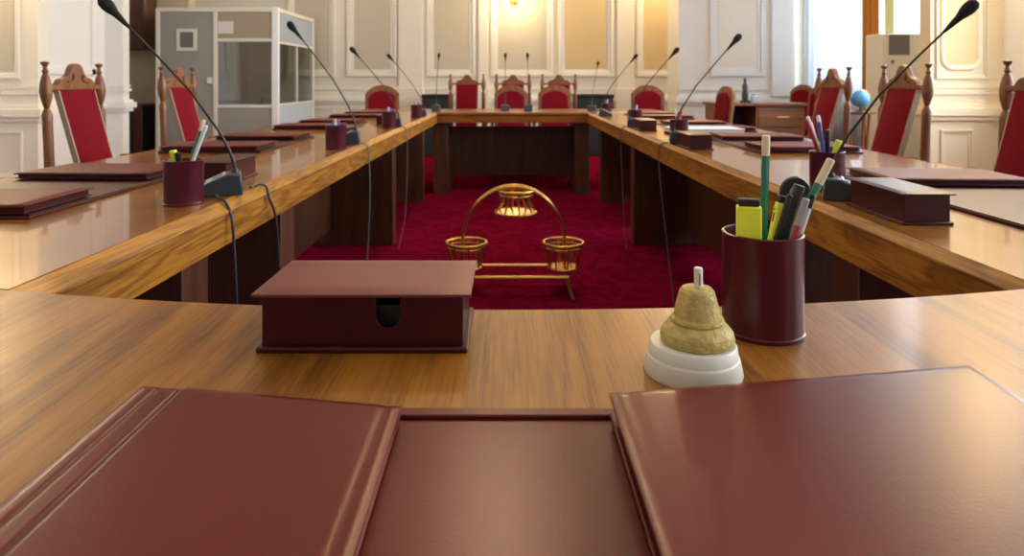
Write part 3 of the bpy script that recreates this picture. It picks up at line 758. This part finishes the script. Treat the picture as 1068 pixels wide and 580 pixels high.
cup_at(0.815, 1.72, 'nearest on the right side table, beyond the long microphone', [
    ('red', -0.054, 0.0, 0.180, 'red pen leaning left '+RC), ('white', -0.046, 0.01, 0.188, 'white pen leaning left '+RC), ('blue', -0.026, -0.01, 0.175, 'blue pen leaning left '+RC),
    ('green', -0.034, 0.02, 0.172, 'green pencil leaning left '+RC), ('black', -0.004, -0.01, 0.155, 'black pen '+RC), ('white', -0.014, 0.02, 0.190, 'tall white pen '+RC), ('yellow', 0.026, -0.01, 0.128, 'yellow highlighter '+RC)])
ordn = ['second', 'third', 'fourth']
for i, (yl, xl_) in enumerate([(2.76, -0.712), (4.03, -0.722), (5.16, -0.712)]):
    w_ = 'on the left table, %s from the camera' % ordn[i]
    cup_at(xl_, yl, w_, [('blue', 0.012, 0, 0.118, 'blue pen in the %s cup of the left table' % ordn[i]), ('blue', -0.016, 0.01, 0.112, 'short blue marker in the %s cup of the left table' % ordn[i]), ('white', 0.0, -0.01, 0.124, 'white pen in the %s cup of the left table' % ordn[i])])
for i, (yr, xr_) in enumerate([(3.16, 0.80), (4.25, 0.80), (5.52, 0.80)]):
    w_ = 'on the right side table, %s from the camera' % ordn[i]
    cols = [('orange', 0.010, 0, 0.140), ('white', -0.02, 0.0, 0.150), ('red', -0.006, -0.01, 0.132)] if i == 0 else [('white', 0.01, 0, 0.13), ('blue', -0.01, 0.01, 0.125)]
    cup_at(xr_, yr, w_, [(k_, a_, b_, h_, '%s pen in the %s cup of the right side table' % (k_, ordn[i])) for k_, a_, b_, h_ in cols])

# memo boxes on side tables (long side across the viewer's line)
mb_spots = [(-0.745, 1.90, PI/2, 'on the left table behind the nearest microphone base'), (-0.745, 3.22, PI/2, 'on the left table behind the second microphone'), (-0.745, 4.38, PI/2, 'on the left table behind the third microphone'),
            (0.775, 1.405, -PI/2, 'on the right table, nearest, in front of the long microphone'), (0.745, 2.83, -PI/2, 'on the right table in front of the second microphone'), (0.745, 3.86, -PI/2, 'on the right table in front of the third microphone')]
for x, y, rz, lab in mb_spots:
    # thumb notch faces the ring for left boxes, the delegate for right ones
    d = dup(mbx, (x-(0.105 if x < 0 else -0.085), y, TZ), -rz, 'dark maroon leather memo box '+lab, 'leather memo boxes', (1, 0.8, 1))
for d_ in [o for o in bpy.data.objects if o.name.startswith('memo_box.')]:
    for k_ in [o for o in bpy.data.objects if o.parent == d_ and o.name.startswith('lid')]:
        k_.data = k_.data.copy(); k_.data.materials[0] = M['leather_dark']

# microphones
def make_mic(label, loc, rz, group='gooseneck microphones'):
    t = thing('microphone', label, 'microphone', loc, rz, group)
    # wedge base, delegate side towards local +x
    mx = rotx(PI/2)
    base = MB().prism([(-0.055, 0), (0.055, 0), (0.055, 0.018), (-0.020, 0.052), (-0.050, 0.052)], -0.038, 0.038, mx)
    b_ = obj('base', base, 'mic_black', t, 0.004)
    a = math.atan2(0.034, 0.075)
    pm = T(0.018, 0, 0.0362) @ Matrix.Rotation(a, 4, 'Y')
    pn = obj('control_panel', MB().box(-0.036, 0.034, -0.033, 0.033, -0.0005, 0.0015, pm), 'mic_grey', b_, 0.001)
    obj('button', MB().box(0.012, 0.024, -0.010, 0.010, 0.0015, 0.004, pm), 'black', pn)
    obj('speaker_grille', MB().box(-0.028, -0.004, -0.022, 0.022, 0.0015, 0.0025, pm), 'grille', pn)
    # gooseneck: rises, then sweeps out towards the delegate
    P = [(-0.036, 0, 0.050), (-0.034, 0, 0.075), (-0.022, 0, 0.11), (0.0, 0, 0.155), (0.065, 0, 0.255), (0.145, 0, 0.350), (0.228, 0, 0.443)]
    pts = []
    for i in range(len(P)-1):
        for k in range(4):
            s = k/4; pts.append(tuple(P[i][j]*(1-s)+P[i+1][j]*s for j in range(3)))
    pts.append(P[-1])
    n_ = len(pts); rs = [0.0042-0.0018*i/(n_-1) for i in range(n_)]
    nk = obj('gooseneck', MB().tube(pts, rs, 10), 'neck', t, smooth=60)
    obj('collar', MB().lathe([(0.009, 0), (0.009, 0.006), (0.006, 0.012)], 16, (-0.036, 0, 0.0515)), 'black', nk)
    d = (Vector(P[-1])-Vector(P[-2])).normalized(); q = d.to_track_quat('Z', 'Y').to_matrix().to_4x4()
    e = Vector(P[-1])
    obj('windscreen', MB().lathe([(0.0030, -0.055), (0.0060, -0.03), (0.0085, -0.008), (0.0125, 0.004), (0.0148, 0.016), (0.0138, 0.030), (0.008, 0.038), (0.001, 0.040)], 20, mx=T(*e) @ q), 'foam', t)
    return t
mic0 = make_mic('gooseneck microphone with grey base nearest on the left table, beside the pencil cup', (-0.715, 1.655, TZ), PI+0.40)
# the delegate side (+x local) points outwards: rz = pi on the left, 0 on the right
for i, (y, s) in enumerate([(2.97, 1), (4.12, 1), (5.36, 1)]):
    dup(mic0, (-0.715, y, TZ), PI+0.15, 'gooseneck microphone on the left table, %s from the camera' % ordn[i], None, (1, 1, [1.14, 1.03, 1.05][i]))
for i, y in enumerate([1.585, 3.01, 4.10, 5.40]):
    dup(mic0, (0.80 if i == 0 else 0.775, y, TZ), -0.42 if i == 0 else -0.15, 'gooseneck microphone on the right side table, %s from the camera' % (['nearest']+ordn)[i], None, (1, 1, [0.965, 1.03, 1.02, 1.05][i]))
for i, px in enumerate([455, 527, 551, 618]):
    dup(mic0, ((px-CX)/F*6.30, 6.30, TZ), PI/2-(0.35 if i == 3 else 0), 'gooseneck microphone on the far cross table, %s' % ['at its left corner', 'left of the middle pair', 'right of the middle pair', 'at its right corner'][i], None, (1, 1, 1.0 if i == 3 else 1.17))

# desk pads with folders at the side seats (one of each kind, then copies)
def seat_pad(label, loc, rz):
    t = thing('desk_pad', label, 'desk pad', loc, rz, 'desk pads at the side seats')
    obj('base', MB().box(-0.365, 0.365, -0.20, 0.20, 0, 0.006), 'leather_dark', t, 0.002)
    obj('border', MB().box(-0.36, 0.36, 0.183, 0.197, 0.0062, 0.0085), 'leather_dark', t, 0.001)
    return t
def seat_folder(label, loc, rz):
    t = thing('folder', label, 'folder', loc, rz, 'maroon leather folders')
    obj('lower_cover', MB().box(-0.115, 0.115, -0.195, 0.18, 0, 0.003), 'leather_dark', t, 0.001)
    obj('pages', MB().box(-0.110, 0.110, -0.19, 0.175, 0.003, 0.0125), 'leather_dark', t)
    vs = []; fs = []; n = 14
    for j in range(n+1):
        for i in range(n+1):
            u = i/n*2-1; v = j/n*2-1; e = max(abs(u), abs(v))
            vs.append((u*0.118, -0.0075+v*0.19, 0.0178+0.003*max(0, v)**4*(1-u*u*0.3)-0.0022*max(0, (e-0.85)/0.15)**2))
    for j in range(n):
        for i in range(n):
            a = j*(n+1)+i; fs.append((a, a+1, a+n+2, a+n+1))
    c0 = MB().add(vs, fs)
    o = obj('upper_cover', c0, 'leather_seat', t, smooth=50)
    sd = o.modifiers.new('thick', 'SOLIDIFY'); sd.thickness = 0.0035; sd.offset = -1
    return t
# left seats: local +y points towards the ring (+x world) -> rz=-pi/2 ; local x then runs along -y
sp0 = None; sf0 = None
seats = [(-1, 1.715, 'left', 'nearest'), (-1, 2.97, 'left', 'second'), (-1, 4.22, 'left', 'third'), (-1, 5.42, 'left', 'fourth'),
         (1, 1.60, 'right', 'nearest'), (1, 2.95, 'right', 'second'), (1, 4.05, 'right', 'third'), (1, 5.30, 'right', 'fourth')]
for sx, y, side, o_ in seats:
    rz = -PI/2 if sx < 0 else PI/2
    xc = sx*1.165
    lab = 'dark maroon desk pad at the %s seat of the %s side table' % (o_, side)
    if sp0 is None: sp0 = seat_pad(lab, (xc, y, TZ), rz)
    else: dup(sp0, (xc, y, TZ), rz, lab)
    for dy, w_ in ((-0.245, 'nearer'), (0.245, 'farther')):
        if sx > 0 and o_ == 'nearest' and dy < 0: continue
        lab = '%s maroon folder on the %s desk pad of the %s side table' % (w_, o_, side)
        ry = rz+(0.03 if dy < 0 else -0.05)
        if sf0 is None: sf0 = seat_folder(lab, (xc, y+dy, TZ+0.0088), ry)
        else: dup(sf0, (xc, y+dy, TZ+0.0088), ry, lab)
bk = thing('document_stack', 'stack of white and maroon documents on the right side table beyond the second seat', 'documents', (0.98, 3.52, TZ), 0.05)
obj('lower_cover', MB().box(-0.14, 0.22, -0.11, 0.11, 0, 0.012), 'leather_dark', bk, 0.002)
obj('pages', MB().box(-0.135, 0.215, -0.105, 0.105, 0.012, 0.030), 'paper', bk)
obj('upper_cover', MB().box(-0.14, 0.22, -0.11, 0.11, 0.030, 0.036), 'booth_light', bk, 0.002)

# ------------------------------------------------------------------ cables
def cable(pts, r, m, label, cat='cable'):
    # Catmull-Rom through the points
    P = [Vector(p) for p in pts]; P = [P[0]*2-P[1]]+P+[P[-1]*2-P[-2]]; out = []
    for i in range(1, len(P)-2):
        for k in range(8):
            t = k/8; a, b, c, d = P[i-1], P[i], P[i+1], P[i+2]
            out.append(0.5*((2*b)+(-a+c)*t+(2*a-5*b+4*c-d)*t*t+(-a+3*b-3*c+d)*t**3))
    out.append(P[-2])
    return tag(obj('cable', MB().tube(out, r, 8), m, smooth=60), label, cat, 'microphone cables')
XI = -0.645
cable([(-0.700, 1.60, TZ+0.008), (-0.680, 1.57, TZ+0.006), (-0.656, 1.555, TZ-0.003), (XI+0.007, 1.545, TZ-0.040), (XI+0.012, 1.545, 0.64), (XI+0.012, 1.56, 0.45), (XI+0.01, 1.55, 0.2), (XI+0.02, 1.5, 0.008)], 0.0035, 'cable', 'black cable looping over the left table edge, nearer of the two')
cable([(-0.662, 1.72, TZ+0.0065), (-0.668, 1.78, TZ+0.006), (-0.652, 1.80, TZ-0.004), (XI+0.006, 1.79, TZ-0.035), (XI+0.013, 1.82, 0.65), (XI+0.01, 1.86, 0.45), (XI+0.012, 1.85, 0.2), (XI+0.02, 1.84, 0.008)], 0.0035, 'cable', 'black cable looping over the left table edge, farther of the two')
cable([(-0.675, 3.01, TZ+0.004), (-0.648, 3.04, TZ-0.008), (XI+0.006, 3.05, TZ-0.05), (XI+0.012, 3.05, 0.5), (XI+0.0, 3.04, 0.2), (XI-0.01, 3.0, 0.005)], 0.003, 'cable_grey', 'thin grey cable hanging from the second left microphone')
cable([(-0.675, 4.15, TZ+0.004), (-0.648, 4.17, TZ-0.008), (XI+0.006, 4.18, TZ-0.05), (XI+0.01, 4.18, 0.5), (XI+0.0, 4.16, 0.2), (XI-0.03, 4.1, 0.005)], 0.003, 'cable_grey', 'thin grey cable hanging from the third left microphone')
cable([(0.722, 3.05, TZ+0.004), (0.705, 3.10, TZ-0.01), (0.696, 3.12, TZ-0.05), (0.70, 3.10, 0.55), (0.725, 3.06, 0.25), (0.74, 3.0, 0.005)], 0.003, 'cable_grey', 'thin grey cable hanging from the second right microphone')
cable([(0.722, 4.14, TZ+0.004), (0.705, 4.17, TZ-0.01), (0.696, 4.18, TZ-0.05), (0.70, 4.17, 0.5), (0.71, 4.15, 0.2), (0.72, 4.12, 0.005)], 0.0025, 'cable_grey', 'thin grey cable hanging from the third right microphone')

# ================================================================== BRASS PLANT STAND
ps = thing('plant_stand', 'brass arched plant stand with three ring baskets on the red carpet', 'plant stand', (0.022, 3.30, 0))
AR = 0.25
arch = [(-AR*math.cos(PI*k/36)*1.0, 0, 0.24+0.275*math.sin(PI*k/36)) for k in range(37)]
for dy in (-0.028, 0.028):
    obj('arch', MB().tube([(x, dy, z) for x, y, z in [(-AR, 0, 0.10)]+arch+[(AR, 0, 0.10)]], 0.0065, 8), 'brass', ps, smooth=60)
br = MB()
for k in range(3, 34, 3): br.tube([(arch[k][0], -0.03, arch[k][2]), (arch[k][0], 0.03, arch[k][2])], 0.004, 6)
obj('rung', br, 'brass', ps)
for dy in (-0.12, 0.09):
    obj('base_bar', MB().tube([(-0.26, dy, 0.098), (0.26, dy, 0.098)], 0.009, 10), 'brass', ps)
for sx in (-1, 1):
    obj('cross_bar', MB().tube([(sx*AR, -0.125, 0.098), (sx*AR, 0.095, 0.098)], 0.007, 8), 'brass', ps)
    for dy in (-0.12, 0.09):
        obj('leg', MB().tube([(sx*AR, dy, 0.100), (sx*(AR+0.012), dy*1.1, 0.05), (sx*(AR+0.028), dy*1.25, 0.006)], [0.009, 0.008, 0.010], 10), 'brass', ps)
def basket(cx, zt, zb_, rt, rb, name='basket'):
    k = MB()
    def ring(r, z, wd): k.tube([(cx+r*math.cos(a*PI/16), r*math.sin(a*PI/16), z) for a in range(32)], wd, 8, closed=True)
    ring(rt, zt, 0.0085); ring(rt*0.93, zt-0.02, 0.005); ring(rb, zb_, 0.007)
    for a in range(8):
        th = a*PI/4+0.2; c_, s_ = math.cos(th), math.sin(th)
        k.tube([(cx+rt*c_, rt*s_, zt), (cx+(rt*0.80)*c_, (rt*0.80)*s_, (zt+zb_)/2), (cx+rb*c_, rb*s_, zb_)], 0.0055, 6)
    o = obj(name, k, 'brass', ps, smooth=60)
    obj('tray', MB().lathe([(0.001, zb_-0.002), (rb, zb_-0.002), (rb, zb_+0.003), (0.001, zb_+0.003)], 28, (cx, 0, 0)), 'brass', o)
basket(-0.232, 0.235, 0.115, 0.098, 0.070); basket(0.245, 0.235, 0.115, 0.098, 0.070); basket(0.01, 0.49, 0.385, 0.085, 0.098)

# ================================================================== CHAIRS
def make_throne(label, loc, rz):
    """carved high chair, front towards local +x, posts at local x=0"""
    t = thing('carved_chair', label, 'chair', loc, rz, 'carved high-backed chairs')
    HW = 0.185
    lean = 0.05
    for s in (-1, 1):
        prof = [(0.020, 0), (0.022, 0.02), (0.022, 0.50), (0.024, 0.53), (0.024, 0.86), (0.026, 0.885), (0.018, 0.905), (0.012, 0.915), (0.016, 0.925), (0.026, 0.955), (0.031, 0.985), (0.028, 1.015), (0.020, 1.045), (0.011, 1.062), (0.016, 1.070), (0.011, 1.078), (0.009, 1.090), (0.019, 1.102), (0.020, 1.110), (0.001, 1.114)]
        sh = Matrix(((1, 0, -lean/1.1, lean*0.55), (0, 1, 0, 0), (0, 0, 1, 0), (0, 0, 0, 1)))
        prof = [(q*0.80, z) for q, z in prof]
        obj('post', MB().lathe(prof, 20, (0, s*HW, 0), mx=sh), 'chair_wood', t, smooth=40)
    # crest rail: scalloped silhouette in yz, extruded in x
    half = [(0.0, 1.108), (0.016, 1.106), (0.030, 1.096), (0.040, 1.080), (0.048, 1.062), (0.062, 1.052), (0.070, 1.046), (0.088, 1.044), (0.108, 1.036), (0.120, 1.022), (0.132, 1.012), (0.17, 1.010)]
    pl = [(-HW+0.012, 0.990)]+[(HW-0.012, 0.990)]+[(a, b) for a, b in reversed(half)]+[(-a, b) for a, b in half[1:]]
    mx = Matrix(((0, 0, 1, -0.018), (1, 0, 0, 0), (0, 1, 0, 0), (0, 0, 0, 1)))
    cr = obj('crest', MB().prism(pl, -0.016, 0.016, mx), 'chair_wood', t, 0.004)
    for s in (-1, 1):
        cv = MB().tube([(0.0, s*(0.015+0.02*math.cos(a*0.6)+0.06*a/9), 1.015+0.03*math.sin(a*0.6)*(1-a/12)+0.022) for a in range(9)], 0.004, 6)
        obj('carving', cv, 'chair_wood', cr, smooth=60)
    # upholstered back panel, leaning: wider at top
    n = 10; vs = []; fs = []; N = 8
    for j in range(n+1):
        v = j/n; z = 0.50+0.49*v; xc = 0.115-0.135*v; hw = 0.112+0.006*v
        for i in range(N+1):
            u = i/N*2-1; vs.append((xc+0.018+0.016*(1-u*u)*(1-(2*v-1)**4), u*hw, z))
    o2 = len(vs)
    for j in range(n+1):
        v = j/n; z = 0.50+0.49*v; xc = 0.115-0.135*v; hw = 0.112+0.006*v
        for i in range(N+1):
            u = i/N*2-1; vs.append((xc-0.008, u*hw, z))
    for j in range(n):
        for i in range(N):
            a = j*(N+1)+i; fs.append((a, a+1, a+N+2, a+N+1)); b_ = o2+a; fs.append((b_, b_+N+1, b_+N+2, b_+1))
        a = j*(N+1); fs.append((a, a+N+1, o2+a+N+1, o2+a)); a = j*(N+1)+N; fs.append((a, o2+a, o2+a+N+1, a+N+1))
    for i in range(N):
        fs.append((i, o2+i, o2+i+1, i+1)); a = n*(N+1)+i; fs.append((a, a+1, o2+a+1, o2+a))
    bk_ = obj('backrest', MB().add(vs, fs), 'velvet', t, smooth=50)
    for s in (-1, 1):
        br_ = MB()
        br_.add([(0.115+0.016, s*0.1125, 0.50), (0.115+0.016, s*0.122, 0.50), (-0.020+0.016, s*0.1185, 0.99), (-0.020+0.016, s*0.128, 0.99),
                 (0.115-0.008, s*0.1125, 0.50), (0.115-0.008, s*0.122, 0.50), (-0.020-0.008, s*0.1185, 0.99), (-0.020-0.008, s*0.128, 0.99)],
                [(0,1,3,2), (4,6,7,5), (0,4,5,1), (2,3,7,6), (0,2,6,4), (1,5,7,3)])
        obj('side_braid', br_, 'piping', bk_)
    st = obj('seat', MB().box(-0.0, 0.46, -0.21, 0.21, 0.40, 0.48), 'velvet', t, 0.03, 4)
    obj('seat_frame', MB().box(0.0, 0.455, -0.205, 0.205, 0.35, 0.40), 'chair_wood', t, 0.006)
    for s in (-1, 1):
        a_ = obj('arm', MB().tube([(0.01, s*0.21, 0.645), (0.12, s*0.225, 0.655), (0.26, s*0.23, 0.645), (0.36, s*0.23, 0.635)], [0.016, 0.018, 0.019, 0.022], 12), 'chair_wood', t, smooth=60)
        obj('arm_pad', MB().box(0.06, 0.28, s*0.228-0.024, s*0.228+0.024, 0.657, 0.680), 'velvet', a_, 0.01, 3)
        obj('arm_support', MB().lathe([(0.014, 0.38), (0.022, 0.45), (0.013, 0.52), (0.02, 0.58), (0.014, 0.63)], 14, (0.34, s*0.225, 0)), 'chair_wood', a_, smooth=60)
        obj('leg', MB().lathe([(0.018, 0), (0.026, 0.03), (0.017, 0.07), (0.025, 0.15), (0.016, 0.22), (0.026, 0.30), (0.026, 0.36)], 16, (0.41, s*0.18, 0)), 'chair_wood', t, smooth=60)
        obj('stretcher', MB().tube([(0.02, s*0.18, 0.13), (0.40, s*0.18, 0.13)], 0.013, 10), 'chair_wood', t)
    return t
th0 = make_throne('carved high-backed red chair at the left table, nearest and in front of the white wall', (-1.925, 3.0, 0), 0)
dup(th0, (-1.935, 3.96, 0), 0, 'carved high-backed red chair at the left table, standing in front of the booth')
dup(th0, (1.95, 2.47, 0), PI, 'carved high-backed red chair cut off by the right edge of the picture')
dup(th0, (1.925, 3.30, 0), PI, 'carved high-backed red chair in front of the cream pier at right')
dup(th0, (1.94, 4.06, 0), PI, 'carved high-backed red chair in front of the white sheer curtain')
for px, lab in [(487, 'leftmost of the three behind the far table'), (535, 'middle one of the three behind the far table'), (583, 'rightmost of the three behind the far table')]:
    dup(th0, ((px-CX)/F*7.9, 7.9, 0), -PI/2, 'carved high-backed red chair, '+lab, None, (1, 1.05, 1))

def make_arched(label, loc, rz):
    """upholstered armless chair with an arched wooden back; front towards local +x"""
    t = thing('arched_chair', label, 'chair', loc, rz, 'low chairs with arched backs')
    def arch_poly(hw, z0, z1, rise, n=14):
        pts = [(-hw, z0), (hw, z0), (hw, z1)]
        for k in range(1, n): 
            u = 1-2*k/n; pts.append((hw*u, z1+rise*(1-abs(u)**2.4)))
        pts.append((-hw, z1)); return pts
    mx = Matrix(((0, 0, 1, 0), (1, 0, 0, 0), (0, 1, 0, 0), (0, 0, 0, 1)))
    lean = Matrix.Rotation(-0.12, 4, 'Y')
    obj('back_frame', MB().prism(arch_poly(0.185, 0.46, 0.90, 0.095), -0.018, 0.018, T(-0.0, 0, 0) @ lean @ mx), 'chair_wood', t, 0.008)
    obj('backrest', MB().prism(arch_poly(0.145, 0.52, 0.86, 0.07), 0.0, 0.036, lean @ mx), 'velvet', t, 0.012, 3)
    obj('seat', MB().box(0.0, 0.44, -0.21, 0.21, 0.42, 0.49), 'velvet', t, 0.025, 4)
    obj('seat_frame', MB().box(0.0, 0.43, -0.20, 0.20, 0.38, 0.42), 'chair_wood', t, 0.005)
    for sx, sy in ((0.03, -1), (0.03, 1), (0.40, -1), (0.40, 1)):
        obj('leg', MB().box(sx-0.018, sx+0.018, sy*0.18-0.018, sy*0.18+0.018, 0, 0.385), 'chair_wood', t, 0.004)
    return t
ar0 = make_arched('low arched red chair behind the far table, in front of the middle carved chair', ((533-CX)/F*7.25, 7.25+0.1, 0), -PI/2)
dup(ar0, ((580-CX)/F*7.25, 7.35, 0), -PI/2, 'low arched red chair behind the far table, right of the middle one')
dup(ar0, ((677-CX)/F*7.4, 7.42, 0), -PI/2-0.1, 'low arched red chair standing alone right of the far table')
dup(ar0, ((398-CX)/F*7.3, 7.3, 0), -PI/2+0.1, 'low arched red chair standing alone left of the far table')
dup(ar0, ((744-CX)/F*6.5, 6.45, 0), PI+0.1, 'low arched chair seen from the side, left of the side desk')
dup(ar0, ((831-CX)/F*8.5, 8.5, 0), PI+0.45, 'low arched chair behind the side desk, its left one')
dup(ar0, ((849-CX)/F*7.8, 7.8, 0), PI+0.3, 'low arched chair behind the side desk, its right one')

# ================================================================== SIDE DESK, GLOBE, CASES
dk = thing('side_desk', 'wooden desk by the back right wall bearing a dark statuette', 'desk', (0, 6.9, 0))
dxa, dxb = bx(750, 6.9), bx(843, 6.9)
obj('desktop', MB().box(dxa, dxb, 0, 0.6, 0.775, 0.805), 'desk_wood', dk, 0.005)
obj('side_panel', MB().box(dxa+0.02, dxa+0.05, 0.04, 0.56, 0, 0.775), 'desk_wood', dk)
obj('pedestal', MB().box(bx(790, 6.9), dxb-0.02, 0.04, 0.56, 0.02, 0.775), 'desk_wood', dk)
dr = MB().box(bx(790, 6.9)+0.02, dxb-0.04, 0.025, 0.04, 0.56, 0.75)
dr_ = obj('drawer', dr, 'desk_wood', dk, 0.004); obj('handle', MB().tube([(bx(812, 6.9), 0.012, 0.66), (bx(824, 6.9), 0.012, 0.66)], 0.006, 8), 'brass', dr_)
obj('back_panel', MB().box(dxa+0.05, bx(790, 6.9), 0.45, 0.47, 0.1, 0.775), 'dark_in', dk)  # near-black panel stands for the shade in the desk opening
sv = thing('statuette', 'slim dark statuette standing on the side desk', 'statuette', (bx(777, 7.1), 7.1, 0.805))
obj('plinth', MB().lathe([(0.055, 0), (0.055, 0.02), (0.035, 0.03)], 20), 'black', sv)
obj('figure', MB().lathe([(0.030, 0.03), (0.036, 0.08), (0.026, 0.13), (0.032, 0.17), (0.020, 0.20), (0.012, 0.215), (0.019, 0.235), (0.014, 0.255), (0.001, 0.262)], 16), 'mic_black', sv)
gl = thing('desk_jar', 'small pale jar right of the statuette on the side desk', 'jar', (bx(786, 7.1), 7.1, 0.805))
obj('body', MB().lathe([(0.03, 0), (0.034, 0.02), (0.034, 0.07), (0.026, 0.08)], 18), 'booth_light', gl)
obj('lid', MB().lathe([(0.028, 0.08), (0.028, 0.09), (0.001, 0.095)], 18), 'pen_blue', gl)

gt = thing('plant_table', 'slim wooden stand under the blue globe at right', 'stand', (2.72, 5.2, 0))
obj('top', MB().lathe([(0.12, 0.775), (0.12, 0.795), (0.001, 0.796)], 28), 'desk_wood', gt)
for k in range(3):
    a = k*2*PI/3+0.3
    obj('leg', MB().tube([(0.09*math.cos(a), 0.09*math.sin(a), 0.775), (0.05*math.cos(a), 0.05*math.sin(a), 0.4), (0.13*math.cos(a), 0.13*math.sin(a), 0.008)], 0.011, 8), 'desk_wood', gt)
go = thing('globe', 'blue and pale globe standing between the right carved chairs', 'globe', (2.72, 5.2, 0.796))
obj('foot', MB().lathe([(0.045, 0), (0.04, 0.008), (0.008, 0.012), (0.008, 0.03)], 20), 'black', go)
obj('ball', MB().sphere((0, 0, 0.098), 0.068, 24), 'globe', go)
obj('meridian', MB().tube([(0.074*math.cos(a), 0, 0.098+0.074*math.sin(a)) for a in [-PI/2+PI*k/16 for k in range(17)]], 0.003, 6), 'brass', go)
for i, (a, b, lab) in enumerate([(440, 470, 'black equipment case at the back wall, left of the far chairs'), (600, 640, 'black equipment case at the back wall, right of the far chairs')]):
    e = thing('equipment_case', lab, 'equipment case', (0, 9.3, 0), 0, 'black equipment cases')
    x0, x1 = bx(a, 9.3), bx(b, 9.3)
    obj('body', MB().box(x0, x1, 0, 0.45, 0, 0.80), 'dark_in', e, 0.01)
    obj('lid', MB().box(x0-0.008, x1+0.008, -0.01, 0.455, 0.80, 0.85), 'black', e, 0.01)
    obj('handle', MB().tube([((x0+x1)/2-0.08, -0.02, 0.6), ((x0+x1)/2+0.08, -0.02, 0.6)], 0.01, 8), 'pen_grey', e)
